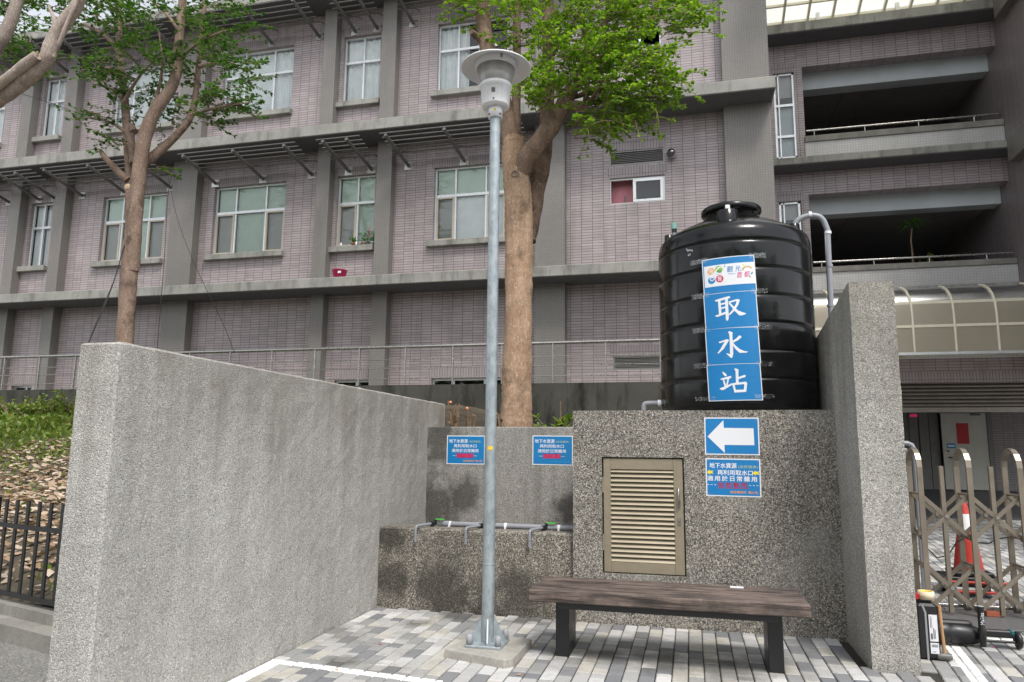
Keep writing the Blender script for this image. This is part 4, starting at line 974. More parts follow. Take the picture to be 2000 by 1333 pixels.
# inlet pipe over the end wall, breather and outlet
def smooth_path(pts, it=3):
    pts = [Vector(p) for p in pts]
    for _ in range(it):
        out = [pts[0]]
        for a, b in zip(pts[:-1], pts[1:]): out += [a*.75+b*.25, a*.25+b*.75]
        pts = out+[pts[-1]]
    return pts
py_ = TY+.02
pp = [onY(1550,447,py_), onY(1556,430,py_), onY(1580,420,py_), onY(1606,424,py_), onY(1616,450,py_), onY(1619,520,py_), onY(1623,600,py_)]
m = MB(); m.tube(smooth_path([pp[0],pp[1],pp[2],pp[3],pp[4]],3)+[pp[5],pp[6], Vector((pp[6].x, pp[6].y, 1.4))], .026, 14)
IP = tag(m.build('inlet_pipe', M['pvc']), 'grey pipe arching from the tank top over the end wall', 'pipe')
for (px, py) in ((1582,420),(1617,455),(1620,520),(1622,597)):
    q = onY(px, py, py_); d = Vector((1,0,-.02)) if px < 1600 else Vector((0,0,1))
    m = MB(); m.tube([q-d*.012, q+d*.012], .0305, 14); m.build('pipe_joint', M['lampwhite'] if px in (1582,1617) else M['pvc'], IP)
bq = onY(1317,455,TY+.05)
M['vent_green'] = plain('pale_green_cap', (.20,.38,.35), .5, var=.06)
m = MB(); m.tube([(bq.x,bq.y,bq.z-.12),(bq.x,bq.y,bq.z+.02)], .021, 12); BP = tag(m.build('breather_pipe', M['pvc']), 'short grey breather pipe with pale green cap on the tank edge', 'pipe')
m = MB(); m.tube([(bq.x,bq.y,bq.z+.035),(bq.x,bq.y,bq.z+.095)], .029, 14); m.build('cap', M['vent_green'], BP)
m = MB(); m.tube([(bq.x,bq.y,bq.z+.0),(bq.x,bq.y,bq.z+.037)], .024, 12); m.build('seal', M['blackp'], BP)
oq = onY(1285,788,TY-.1)
m = MB(); m.tube(smooth_path([(TX-TRD+.06,oq.y,oq.z),(oq.x-.02,oq.y,oq.z),(oq.x-.10,oq.y,oq.z),(oq.x-.125,oq.y,oq.z-.01),(oq.x-.13,oq.y,oq.z-.04),(oq.x-.13,oq.y,ZP-.05)],2), .024, 12)
OP = tag(m.build('outlet_pipe', M['pvc']), 'grey outlet elbow at the foot of the black tank', 'pipe')
m = MB(); m.tube([(oq.x+.0,oq.y,oq.z),(oq.x+.03,oq.y,oq.z)], .032, 14); m.build('pipe_joint', M['lampwhite'], OP)
# ------------------------------------------------------------------ tap pipe on the ledge
pa, pb = onY(868,1029,6.42), onY(1122,1040,6.42); zp_ = ZLED+.024
TP = thing('tap_pipe', (-1.8, 6.42, ZLED), 'grey plastic pipe with three bent spouts and green taps along the damp ledge', 'pipe')
m = MB(); m.tube([(pa.x, 6.42, zp_), (-.96, 6.42, zp_)], .023, 14); m.build('pipe', M['pvc'], TP)
x_taps = [onY(852,1025,6.42).x, onY(947,1030,6.42).x, onY(1068,1036,6.42).x]
m = MB(); m.tube([(x_taps[0], 6.42, zp_), (pa.x+.01, 6.42, zp_)], .016, 10); m.tube([(pa.x-.01,6.42,zp_),(pa.x+.05,6.42,zp_)], .027, 14); m.build('pipe', M['pvc'], TP)
M['tapgreen'] = plain('green_tap_handle', (.07,.55,.06), .4, var=.05)
for x in x_taps:
    sp_ = smooth_path([(x-.01,6.42,zp_+.004),(x-.04,6.30,zp_+.002),(x-.09,6.175,zp_),(x-.096,6.16,zp_-.008),(x-.098,6.155,zp_-.03),(x-.098,6.155,zp_-.14)],2)
    m = MB(); m.tube(sp_, .0125, 12); tp = m.build('spout', M['pvc'], TP)
    m = MB(); m.tube([(x-.098,6.155,zp_-.075),(x-.098,6.155,zp_-.083)], .017, 12); m.build('joint', M['pvc'], tp)
    m = MB(); m.tube([(x-.012,6.395,zp_+.002),(x-.025,6.345,zp_+.002)], .021, 12); m.tube([(x,6.40,zp_),(x,6.40,zp_+.04)], .012, 8); m.build('valve', M['blackp'], tp)
    m = MB(); m.cbox(x+.0, x+.085, 6.385, 6.405, zp_+.036, zp_+.045, .002); m.build('tap_handle', M['tapgreen'], tp)
for px in (879, 988, 1092):
    x = onY(px,1030,6.42).x; m = MB(); m.tube([(x-.012,6.42,zp_),(x+.012,6.42,zp_)], .0265, 14); m.box(x-.008,x+.008,6.385,6.395,ZLED-.005,zp_); m.build('pipe_clip', M['lampwhite'], TP)
# ------------------------------------------------------------------ signs
def gloss(name, col, rough=.3, wr=.4, coat=.4):
    t = NT(name); p = t.pos()
    t.set(Base_Color=col, Roughness=rough, Coat_Weight=coat, Coat_Roughness=.06)
    h = t.math('ADD', t.noise(t.scale(p, (1,1,2.2)), 9, 3), t.math('MULTIPLY', t.noise(t.scale(p, (2,2,14)), 9, 2), .25))
    bp = t.n('Bump', Strength=wr, Distance=.02); t.put(bp.inputs['Height'], h); t.put(t.b.inputs['Coat Normal'], bp.outputs[0])
    return t.m
BLUE = (.001,.185,.47)
M['sblue'] = gloss('laminated_blue_print', BLUE); M['swhite'] = gloss('laminated_white_print', (.76,.77,.80)); M['sflat'] = gloss('wall_notice_blue', (.001,.185,.46), .35, .15, .2); M['sflatw'] = gloss('wall_notice_white', (.76,.77,.80), .35, .1, .25)
for nm, cc in (('sred',(.42,.008,.035)),('syellow',(.85,.68,.01)),('sorange',(.72,.32,.10)),('spale',(.34,.46,.34)),('slblue',(.01,.30,.62)),('lorange',(.86,.42,.10)),('lgreen',(.23,.46,.06)),('ldgreen',(.12,.30,.06)),('lblue',(.01,.22,.50)),('lcrim',(.62,.02,.10)),('ltext',(.05,.24,.55)),('lpink',(.65,.05,.22)),('lyel',(.85,.70,.25))): M[nm] = gloss('print_'+nm, cc, .3, .15, .3)
def text_poly(body, bold=.0, shear=0.0, space=1.0):
    cu = bpy.data.curves.new('lettering', 'FONT'); cu.body = body; cu.size = 1.0; cu.offset = bold; cu.shear = shear; cu.space_character = space; cu.resolution_u = 3
    o = bpy.data.objects.new('lettering_tmp', cu); COL.objects.link(o); dg = bpy.context.evaluated_depsgraph_get(); dg.update()
    me = bpy.data.meshes.new_from_object(o.evaluated_get(dg)); bpy.data.objects.remove(o)
    vv = [(v.co.x, v.co.y) for v in me.vertices]; ff = [tuple(p.vertices) for p in me.polygons]; bpy.data.meshes.remove(me)
    x0 = min(v[0] for v in vv); x1 = max(v[0] for v in vv); y0 = min(v[1] for v in vv); y1 = max(v[1] for v in vv)
    return [((x-x0)/(x1-x0), (y-y0)/(y1-y0)) for x, y in vv], ff
class Sheet:
    # a sheet of u (0..1 left to right) by v (0..1 bottom to top), flat on a wall or bent round the tank
    def __init__(s, name, label, origin, W, H, place_fn, cat='sign', group=None):
        s.W, s.H, s.fn = W, H, place_fn
        s.root = thing(name, origin, label, cat, group)
    def put(s, name, mat, uv, faces, lift, bend=True, parent=None):
        me = bmesh.new(); vs_ = [me.verts.new((u*s.W, v*s.H, 0)) for u, v in uv]
        for f in faces:
            try: me.faces.new([vs_[i] for i in f])
            except ValueError: pass
        bmesh.ops.triangulate(me, faces=[f for f in me.faces if len(f.verts) > 4])
        if bend:
            k = .0
            while k < s.W+.03:
                bmesh.ops.bisect_plane(me, geom=me.verts[:]+me.edges[:]+me.faces[:], plane_co=(k,0,0), plane_no=(1,0,0)); k += .03
        m = MB(); me.verts.index_update(); m.add([s.fn(v.co.x/s.W, v.co.y/s.H, lift) for v in me.verts], [tuple(v.index for v in f.verts) for f in me.faces], False); me.free()
        o = m.build(name, mat, parent or s.root, fixn=False); return o
    def rect(s, name, mat, u0, u1, v0, v1, lift): return s.put(name, mat, [(u0,v0),(u1,v0),(u1,v1),(u0,v1)], [(0,1,2,3)], lift)
    def text(s, name, mat, body, u0, u1, v0, v1, lift, bold=.02, shear=0, space=1.0):
        # heavier weight: the outline is laid down several times, a hair apart
        vv, ff = text_poly(body, 0.0, shear, space); uv = []; fa = []; n = max(1, len(body)); bu = bold*.55/n; bv_ = bold*.55
        offs = [(0,0)] if bold < .01 else [(-bu,-bv_),(bu,-bv_),(-bu,bv_),(bu,bv_)]
        last = None
        for i, (du, dv) in enumerate(offs):
            o = s.put(name, mat, [(u0+(u1-u0)*(x*(1-2*bu)+bu+du), v0+(v1-v0)*(y*(1-2*bv_)+bv_+dv)) for x, y in vv], ff, lift+.00005*i, parent=last)
            last = last or o
        return last
    def poly(s, name, mat, pts, lift): return s.put(name, mat, pts, [tuple(range(len(pts)))], lift)
    def disc(s, name, mat, u, v, r, lift, n=24, a0=0, a1=2*math.pi):
        pts = [(u+r/s.W*math.cos(a0+(a1-a0)*k/n), v+r/s.H*math.sin(a0+(a1-a0)*k/n)) for k in range(n if a1-a0 > 6.2 else n+1)]; return s.poly(name, mat, pts, lift)
def flat_fn(x0, z1, W, H, y, tilt=0.0):
    def fn(u, v, l):
        a, b = (u-.5)*W, (v-.5)*H; return Vector((x0+W/2+a*math.cos(tilt)-b*math.sin(tilt), y-l, z1-H/2+a*math.sin(tilt)+b*math.cos(tilt)))
    return fn
def base(sh, blue, white, th=.0):
    sh.rect('white_border', white, 0, 1, 0, 1, .0015); sh.rect('blue_panel', blue, .022, .978, .03, .97, .0021)
def screws(sh):
    for (u, v) in ((.05,.07),(.95,.08),(.05,.94),(.95,.93)): sh.disc('screw', M['steel'], u, v, .0042, .0035, 10)
def notice(label, px0, px1, pyt, Y, tilt=0.0, arrows=False, last='sorange', highlight=True):
    a = onY(px0, pyt, Y); b = onY(px1, pyt, Y); W = .425; H = .302; x0 = (a.x+b.x)/2-W/2
    s = Sheet('notice', label, ((a.x+b.x)/2, Y, a.z-H), W, H, flat_fn(x0, a.z, W, H, Y, tilt))
    blue, white = (M['sflat'], M['sflatw']) if not arrows else (M['sblue'], M['swhite'])
    base(s, blue, white)
    if arrows:
        s.text('lettering', white, '地下水資源', .07, .57, .74, .885, .0027, .03); s.text('lettering', M['spale'], '(自然湧泉)', .60, .95, .735, .83, .0027, .03)
        s.text('lettering', white, '再利用取水口', .215, .86, .56, .70, .0027, .03); s.text('lettering', white, '適用於日常雜用', .025, .93, .40, .54, .0027, .03, space=1.3)
        s.text('lettering', M['sred'], '切勿飲用', .215, .745, .235, .375, .0027, .045, space=1.3); s.rect('underline', M['sred'], .21, .78, .215, .23, .0027)
        for u in (.03,.09,.155,.79,.855,.92): s.rect('dash', white, u, u+.03, .295, .310, .0027)
        s.text('lettering', M['sorange'], '南投縣政府', .44, .73, .085, .155, .0027, .03); s.text('lettering', M['sorange'], '關心您', .77, .94, .085, .155, .0027, .03)
        for u in (.02, .855): s.poly('arrow', M['syellow'], [(u,.63),(u+.055,.70),(u+.055,.665),(u+.125,.675),(u+.10,.635),(u+.125,.59),(u+.055,.60),(u+.055,.555)], .0027)
    else:
        s.text('lettering', white, '地下水資源', .06, .55, .74, .875, .0027, .022); s.text('lettering', M['spale'], '(自然湧泉)', .575, .90, .745, .83, .0027, .03)
        s.text('lettering', white, '再利用取水口', .185, .78, .58, .70, .0027, .022); s.text('lettering', white, '適用於日常雜用', .135, .83, .415, .535, .0027, .022)
        s.rect('highlight', M['sred'], .265, .70, .225, .375, .0024); s.text('lettering', M['lpink'], '切勿飲用', .275, .69, .235, .365, .0027, .02)
        for u in (.165,.20,.235,.71,.745,.78): s.rect('dash', white, u, u+.022, .29, .305, .0027)
        s.text('lettering', M[last], '南投縣政府', .44, .73, .085, .155, .0027, .03); s.text('lettering', M[last], '關心您', .76, .93, .085, .155, .0027, .03)
    screws(s); return s
notice('blue notice with orange last line on the back wall, beside the lamp post', 875, 946, 851, YB, .0)
notice('blue notice with faded blue last line on the back wall, beside the platform', 1040, 1119, 851, YB, -.005, last='slblue')
notice('blue notice with yellow arrows on the platform wall under the white arrow sign', 1377, 1485, 895.5, YF, -.006, arrows=True)
a = onY(1375,816,YF); s = Sheet('arrow_sign', 'blue sign with large white arrow pointing left on the platform wall', (a.x+.21, YF, a.z-.30), .427, .302, flat_fn(a.x, a.z, .427, .302, YF, -.004))
base(s, M['sblue'], M['swhite']); s.poly('arrow', M['swhite'], [(.055,.485),(.355,.93),(.36,.72),(.90,.715),(.905,.265),(.362,.265),(.365,.05)], .0027); screws(s)
# four laminated sheets taped round the tank
zt_ = onY(1420,503,TY-TRD).z; zb_ = onY(1432,783,TY-TRD).z; HS = (zt_-zb_)/4; WS = .432
def tank_fn(k):
    xm = onY(1421.5+k*3.6+1.8, 540+k*69, TY-TRD).x; th = math.asin((xm-TX)/TRD); tl = .035
    zlo = zt_-HS*(k+1)
    def fn(u, v, l):
        a = th+(u-.5)*WS/TRD; z = zlo+v*(HS+.004)+(u-.5)*WS*(.03 if k < 2 else .01); r = TRD+.0085+l+(.0015*(3-k))*.5
        a += -(v-.5)*HS*tl/TRD*1.0
        return Vector((TX+r*math.sin(a), TY-r*math.cos(a), z))
    return fn, Vector((xm, TY-TRD-.01, zlo))
Z6 = 6.06
def zmap(pts, ytop, xl, wz, hz):
    out = []
    for (x, y) in pts:
        yt = ytop(x); xx = xl(y); out.append(((x-xx)/wz, 1-(y-yt)/hz))
    return out
G1 = [[(92,108),(118,100),(262,66),(278,84),(250,98),(130,122),(105,125)],[(130,116),(160,110),(168,290),(138,290)],[(213,92),(246,88),(250,320),(240,352),(228,358),(215,340)],[(158,150),(217,138),(217,158),(158,170)],[(160,198),(217,186),(217,206),(160,216)],
 [(90,290),(110,285),(140,275),(217,248),(217,275),(120,306),(100,302)],[(250,132),(290,122),(350,105),(382,112),(378,135),(340,128),(262,150)],[(350,112),(382,118),(365,170),(320,240),(262,292),(248,290),(250,280),(295,230),(335,165)],[(250,150),(272,146),(310,190),(360,240),(410,262),(448,272),(440,285),(400,298),(370,298),(325,250),(280,190)]]
G2 = [[(248,485),(270,478),(300,492),(296,520),(298,740),(285,785),(270,790),(245,765),(218,740),(225,735),(262,745),(262,520)],[(130,605),(150,600),(230,572),(255,580),(245,600),(190,685),(125,742),(114,735),(150,690),(205,600),(145,620)],[(296,590),(340,560),(372,525),(392,530),(400,545),(360,580),(298,614)],[(296,608),(325,640),(370,680),(420,702),(474,710),(440,722),(370,726),(330,690),(294,640)]]
G3 = [[(172,958),(190,960),(222,985),(228,1005),(205,1012),(190,995)],[(147,1045),(165,1035),(270,1005),(284,1020),(260,1038),(165,1056)],[(178,1056),(195,1053),(215,1120),(198,1130),(186,1100)],[(232,1043),(252,1041),(228,1135),(212,1132)],[(134,1155),(160,1145),(285,1090),(295,1105),(185,1170),(160,1175)],
 [(316,920),(335,916),(368,930),(362,950),(362,1085),(330,1085),(330,950)],[(360,1018),(430,990),(450,998),(440,1015),(360,1042)],[(285,1095),(310,1090),(330,1195),(308,1200)],[(300,1088),(400,1075),(445,1068),(460,1085),(445,1185),(415,1190),(425,1098),(305,1112)],[(310,1168),(440,1160),(440,1188),(316,1200)]]
t = NT('clear_tape'); p = t.pos(); tr = t.n('BsdfTransparent'); gl = t.n('BsdfGlossy', Roughness=.15); gl.inputs[0].default_value = (.9,.9,.9,1)
df = t.n('BsdfDiffuse'); df.inputs[0].default_value = (.8,.8,.8,1); nz = t.ramp(t.noise(t.scale(p, (1,1,1.6)), 55, 4, .7), [(.55, 0.0), (.66, 1.0)])
m1 = t.n('MixShader'); m1.inputs[0].default_value = .10; t.put(m1.inputs[1], tr.outputs[0]); t.put(m1.inputs[2], gl.outputs[0])
m2 = t.n('MixShader'); t.put(m2.inputs[0], t.math('MULTIPLY', nz, .42)); t.put(m2.inputs[1], m1.outputs[0]); t.put(m2.inputs[2], df.outputs[0]); t.t.links.new(m2.outputs[0], t.t.nodes['Material Output'].inputs[0]); M['tape'] = t.m
labs = ['laminated sheet with round colourful emblem and rainbow, topmost on the tank', 'blue sheet with white character 取 below the emblem sheet on the tank', 'blue sheet with white character 水 between the other lettered sheets on the tank', 'blue sheet with white character 站, lowest sheet on the tank']
for k in range(4):
    fn, org = tank_fn(k); s = Sheet('tank_sign', labs[k], org, WS, HS, fn)
    s.rect('white_border', M['swhite'], 0, 1, 0, 1, .001); s.rect('blue_panel', M['sblue'], .018, .984, .008 if k < 3 else .02, .978, .0018)
    if k == 0:
        s.rect('white_panel', M['swhite'], .035, .985, .20, .80, .0024)
        R_ = .031
        for (u, v, mt) in ((.175,.635,'lorange'),(.325,.665,'lgreen'),(.175,.385,'lblue'),(.33,.40,'lcrim')): s.disc('emblem_disc', M[mt], u, v, R_, .003, 28)
        s.disc('emblem_hill', M['ldgreen'], .325, .64, R_*.78, .0034, 16, math.pi, 2*math.pi)
        s.poly('emblem_swoosh', M['swhite'], [(.27,.66),(.30,.715),(.34,.745),(.385,.72),(.395,.69),(.365,.705),(.335,.70),(.30,.665),(.275,.61),(.31,.575),(.36,.555),(.40,.575),(.36,.535),(.30,.53),(.25,.56),(.225,.525),(.235,.47),(.205,.44),(.165,.44),(.145,.47),(.15,.53),(.185,.56),(.20,.545),(.205,.57),(.235,.60)], .0037)
        s.poly('emblem_wave', M['swhite'], [(.165,.52),(.15,.46),(.16,.41),(.185,.375),(.205,.40),(.24,.46),(.28,.49),(.255,.44),(.225,.385),(.185,.355),(.155,.375),(.14,.43),(.145,.50)], .0039)
        s.text('lettering', M['swhite'], '南', .135, .215, .57, .70, .0042, .03); s.text('lettering', M['swhite'], '投', .29, .37, .34, .47, .0042, .03)
        s.text('lettering', M['ltext'], '觀', .475, .59, .555, .725, .003, .012, .15); s.text('lettering', M['ltext'], '光', .625, .73, .565, .725, .003, .012, .15)
        s.text('lettering', M['lpink'], '首', .655, .755, .375, .545, .003, .012, .15); s.text('lettering', M['lpink'], '都', .785, .895, .38, .55, .003, .012, .15)
        s.text('lettering', M['slblue'], 'Nantou', .49, .63, .49, .53, .003, .0, .2)
        s.disc('sun_emblem', M['lyel'], .785, .735, .0085, .003, 12)
        for rr, mt in ((.046,"lgreen"),(.041,"lyel"),(.036,"lcrim")):
            n_ = 14; pts = [(.85+(rr/WS)*math.cos(math.pi*(1-.86*i/n_)), .575+(rr/HS)*.85*math.sin(math.pi*(1-.86*i/n_))) for i in range(n_+1)]
            pts += [(.85+((rr-.005)/WS)*math.cos(math.pi*(1-.86*i/n_)), .575+((rr-.005)/HS)*.85*math.sin(math.pi*(1-.86*i/n_))) for i in range(n_, -1, -1)]
            s.poly('rainbow', M[mt], pts, .003)
        s.poly('leaf_mark', M['lblue'], [(.905,.46),(.92,.50),(.955,.53),(.945,.475),(.92,.45)], .003); s.poly('leaf_mark', M['ldgreen'], [(.875,.42),(.895,.41),(.91,.36),(.885,.375)], .003)
        s.poly('leaf_mark', M['lblue'], [(.435,.77),(.445,.80),(.452,.77),(.444,.745)], .0032); s.poly('leaf_mark', M['ldgreen'], [(.42,.73),(.44,.74),(.455,.715),(.435,.71)], .003)
    else:
        G = (G1, G2, G3)[k-1]
        yt = (lambda x: 27-.048*x, lambda x: 452-.072*x, lambda x: 873-.05*x)[k-1]; hz = (425, 425, 435)[k-1]
        xl = lambda y: -50+.036*y
        for i, st_ in enumerate(G): s.poly('stroke', M['swhite'], zmap(st_, yt, xl, 618+8*k, hz), .0028+.00006*i)
    # clear tape ends over the sheet edges
    for (u0, u1, v0) in ((-.24,.12,.97),(.9,1.22,.965)) if k < 2 else ((-.26,.1,.98),(.92,1.26,.97)):
        s.rect('tape_strip', M['tape'], u0, u1, v0-.06, v0+.08, .006)
    if k == 3: s.rect('tape_strip', M['tape'], -.28, .15, .02, .13, .006); s.rect('tape_strip', M['tape'], .85, 1.22, .05, .16, .006)

# maker's name printed up the side grip of the drill
vv, ff = text_poly('Makita'); m = MB(); gx, gy, gz = 2.02, 6.13, .175
def gw(x, y):
    a = (y-.5)*.026/.0235; return Vector((gx-.0242*math.sin(-a)*1.0, gy-.0242*math.cos(a), gz+x*.085))
m.add([gw(x, 1-y) for x, y in vv], ff); m.build('lettering', M['label'], SG, fixn=False)
# ------------------------------------------------------------------ trees
def bark(name, a, b, fleck, dark):
    t = NT(name); p = t.pos()
    c = t.ramp(t.noise(t.scale(p, (1,1,.35)), 9, 5, .6), [(.3, a), (.7, b)])
    c = t.mix(t.math('MULTIPLY', t.ramp(t.noise(p, 38, 3, .6), [(.58, 0.0), (.68, 1.0)]), .7), c, fleck)
    c = t.mix(1.0, c, t.ramp(t.noise(t.scale(p, (1,1,.25)), 60, 4, .7), [(.3,.72),(.7,1.2)]), 'MULTIPLY')
    c = t.mix(t.math('MULTIPLY', t.ramp(t.noise(p, 2.6, 5, .65), [(.54, 0.0), (.66, 1.0)]), .75), c, dark)
    t.put(t.b.inputs['Base Color'], c); t.set(Roughness=.85, Specular_IOR_Level=.2)
    t.bump(t.math('ADD', t.noise(t.scale(p, (1,1,.3)), 45, 4), t.math('MULTIPLY', t.noise(p, 7, 4), .8)), .55, .012); return t.m
M['bark_tan'] = bark('tan_bark', (.30,.19,.12), (.45,.31,.21), (.58,.50,.42), (.12,.085,.06))
M['bark_grey'] = bark('grey_brown_bark', (.20,.135,.10), (.31,.225,.175), (.45,.40,.35), (.06,.046,.038))
M['bark_dark'] = bark('dark_limb_bark', (.15,.098,.07), (.27,.185,.135), (.40,.34,.28), (.045,.035,.028))
M['bark_pale'] = bark('pale_rough_bark', (.30,.235,.195), (.42,.35,.30), (.60,.58,.53), (.12,.095,.08))
M['cutwood'] = plain('cut_wood', (.50,.36,.24), .8, var=.2, vs=20)
def leafmat(name, cols, trans=.35):
    t = NT(name); g_ = t.n('NewGeometry'); c = t.ramp(g_.outputs['Random Per Island'], [(i/(len(cols)-1), q) for i, q in enumerate(cols)])
    df = t.n('BsdfPrincipled', Roughness=.42); t.put(df.inputs['Base Color'], c); df.inputs['Specular IOR Level'].default_value = .4
    tl = t.n('BsdfTranslucent'); t.put(tl.inputs[0], t.mix(1.0, c, (1.25,1.3,.7), 'MULTIPLY')); mx = t.n('MixShader'); mx.inputs[0].default_value = trans
    t.put(mx.inputs[1], df.outputs[0]); t.put(mx.inputs[2], tl.outputs[0]); t.t.links.new(mx.outputs[0], t.t.nodes['Material Output'].inputs[0]); return t.m
M['leaf_lit'] = leafmat('lit_green_leaf', [(.09,.19,.015),(.15,.29,.02),(.22,.38,.03),(.31,.45,.05)], .48)  # lit tone of the leaf green, brightness put into the colour
M['leaf_shaded'] = leafmat('shaded_green_leaf', [(.03,.095,.02),(.05,.14,.022),(.08,.19,.028),(.12,.24,.04)], .40)  # same kind of leaf, darkened in the colour to stand for shade
def px_pt(px, py, Y): return onY(px, py, Y)
def px_len(px, Y): return px*(Y*1.02)/FPX
def limb(mb, pts, n=12, it=2, jit=.05, bump=.06):
    # pts: (px, py, Y, radius in px)
    P = [(px_pt(a, b, Y), px_len(r_, Y)) for a, b, Y, r_ in pts]
    for _ in range(it):
        out = [P[0]]
        for (a, ra), (b, rb) in zip(P[:-1], P[1:]): out += [(a*.75+b*.25, ra*.75+rb*.25), (a*.25+b*.75, ra*.25+rb*.75)]
        P = out+[P[-1]]
    n0 = len(mb.v); mb.tube([p for p, _ in P], [r_*(1+jit*(rnd.random()-.5)*2) for _, r_ in P], n)
    for i in range(n*len(P)):
        k = i//n; c = P[k][0]; v = Vector(mb.v[n0+i]); d = v-c; w_ = Vector((v.x*11, v.y*11, v.z*3.2))
        d *= 1+bump*(mnoise.noise(w_)*1.5+.7*mnoise.noise(v*24)); mb.v[n0+i] = tuple(c+d)
    return P
def leaf(mb, pos, d, up, s_):
    d = d.normalized(); sd = d.cross(up)
    if sd.length < 1e-4: sd = d.orthogonal()
    sd = sd.normalized(); nn = sd.cross(d); w_ = s_*.30
    mb.v += [tuple(pos), tuple(pos+d*s_*.62+sd*w_-nn*s_*.04), tuple(pos+d*s_), tuple(pos+d*s_*.62-sd*w_-nn*s_*.04), tuple(pos+d*s_*.35+nn*s_*.05)]
    b = len(mb.v)-5; mb.f += [(b, b+1, b+4), (b+4, b+1, b+2), (b+4, b+2, b+3), (b, b+4, b+3)]; mb.sm += [True]*4
def rv(a=1.0): return Vector((rnd.uniform(-a,a), rnd.uniform(-a,a), rnd.uniform(-a,a)))
def spray(lm, tm, base_, d, L, nl, ls, droop=.25):
    d = d.normalized(); seg = 6; pts = [base_]; dd = d.copy()
    for i in range(seg):
        dd = (dd + rv(.16) + Vector((0,0,-droop*.22))).normalized(); pts.append(pts[-1]+dd*L/seg)
    if tm is not None: tm.tube(pts, [.006*(1-i/seg*.75)+.0012 for i in range(seg+1)], 4, caps=False)
    for k in range(nl):
        f = .12+.88*(k+rnd.random())/nl; i = min(seg-1, int(f*seg)); q = pts[i].lerp(pts[i+1], f*seg-i); t_ = (pts[i+1]-pts[i]).normalized()
        side = t_.cross(Vector((0,0,1)));  side = side.normalized() if side.length > 1e-3 else Vector((1,0,0))
        dl = (t_*rnd.uniform(.2,.9) + side*rnd.choice((-1,1))*rnd.uniform(.4,1.0) + Vector((0,0,rnd.uniform(-.35,.35)))).normalized()
        leaf(lm, q+dl*.004, dl, (Vector((0,0,1))+rv(.55)).normalized(), ls*rnd.uniform(.45,1.4))
    for k in range(5):
        dl = (dd+rv(.8)).normalized(); leaf(lm, pts[-1], dl, (Vector((0,0,1))+rv(.5)).normalized(), ls*rnd.uniform(.7,1.2))
def crown(pads, axis, lm, tm, ls, nl, Lr=(.22,.5), droop=.3, mult=1.0, gaps=()):
    # pads: (px, py, Y, rx px, ry px, depth radius m, count, droop factor)
    for (px, py, Y, rx, ry, rd, cnt, dr) in pads:
        c = px_pt(px, py, Y); RX, RY = px_len(rx, Y), px_len(ry, Y)
        for _ in range(int(cnt*mult)):
            while True:
                a = rv()
                if a.length < 1: break
            a = a*(a.length**-.25 if a.length > .05 else 1)
            q = c+Vector((a.x*RX, a.y*rd, a.z*RY)); o = Vector((q.x-axis.x, (q.y-axis.y), 0)); o = o.normalized() if o.length > .05 else Vector((1,0,0))
            vq = q-CAMP; zq = vq.dot(_f); qx, qy = 1000+FPX*vq.dot(_r)/zq, 666.5+FPX*vq.dot(_d)/zq
            if any(g0 < qx < g1 and g2 < qy < g3 for g0, g1, g2, g3 in gaps): continue
            d = o*.9 + Vector((rnd.uniform(-.6,.6), rnd.uniform(-.6,.6), rnd.uniform(-.15,.4)))
            spray(lm, tm, q-d.normalized()*.12, d, rnd.uniform(*Lr), nl, ls, droop*dr)
# --- tree behind the lamp post
TYc = 8.5
TA = thing('leafy_tree', (px_pt(1007,835,TYc).x, TYc, 1.45), 'tan-barked tree with bright green leaves growing behind the lamp post', 'tree')
tb = MB()
limb(tb, [(1006,900,TYc,36),(1007,835,TYc,32),(1009,760,TYc,29),(1012,660,TYc,27.5),(1013,560,TYc,27),(1013,470,TYc,28),(1014,400,TYc,29),(1008,350,TYc,26),(1004,300,TYc,25),(1003,270,TYc,22)], 32, 4, .015, .07)
tb.build('trunk', M['bark_tan'], TA); tb = MB()
limb(tb, [(1004,330,TYc,22),(1001,285,TYc,21),(990,225,TYc+.05,19),(968,150,TYc+.15,18),(950,90,TYc+.2,17),(942,20,TYc+.25,16),(935,-60,TYc+.3,15),(928,-180,TYc+.4,10)], 12)
limb(tb, [(945,85,TYc+.2,10),(930,70,TYc+.1,8),(921,62,TYc+.0,6)], 8)
limb(tb, [(1012,345,TYc,20),(1030,305,TYc-.1,20),(1058,272,TYc-.15,19),(1085,235,TYc-.1,19),(1105,195,TYc,17),(1130,150,TYc+.1,12),(1160,100,TYc+.2,9),(1185,40,TYc+.2,7),(1200,-40,TYc+.2,5)], 12)
limb(tb, [(1028,470,TYc+.25,20),(1040,400,TYc+.3,21),(1055,330,TYc+.35,20),(1066,270,TYc+.4,17),(1070,190,TYc+.45,14),(1071,90,TYc+.5,13),(1070,0,TYc+.5,12),(1068,-120,TYc+.5,9)], 12)
limb(tb, [(1006,290,TYc,12),(1008,200,TYc+.1,10),(1010,120,TYc+.2,9),(1009,0,TYc+.25,8),(1008,-120,TYc+.3,6)], 10)
limb(tb, [(1098,205,TYc,12),(1125,207,TYc-.15,11),(1142,209,TYc-.2,10)], 10)
for (a, b, c_) in (((1135,150),(1200,120),(1290,95)), ((1120,190),(1200,170),(1300,150)), ((1110,205),(1180,200),(1260,215)), ((1160,100),(1240,50),(1340,10)), ((1071,120),(1110,60),(1150,-10)), ((1100,200),(1080,150),(1060,80)), ((1185,40),(1260,0),(1350,-30)), ((1130,150),(1150,100),(1130,30)), ((1142,209),(1160,190),(1180,150)), ((1142,209),(1150,150),(1160,60)), ((1138,207),(1190,190),(1290,190))):
    yo = rnd.uniform(-.7,.5); limb(tb, [(*a, TYc+.1, 6), (*b, TYc+.1+yo*.5, 4), (*c_, TYc+yo, 2)], 6)
tb.build('limbs', M['bark_dark'], TA)
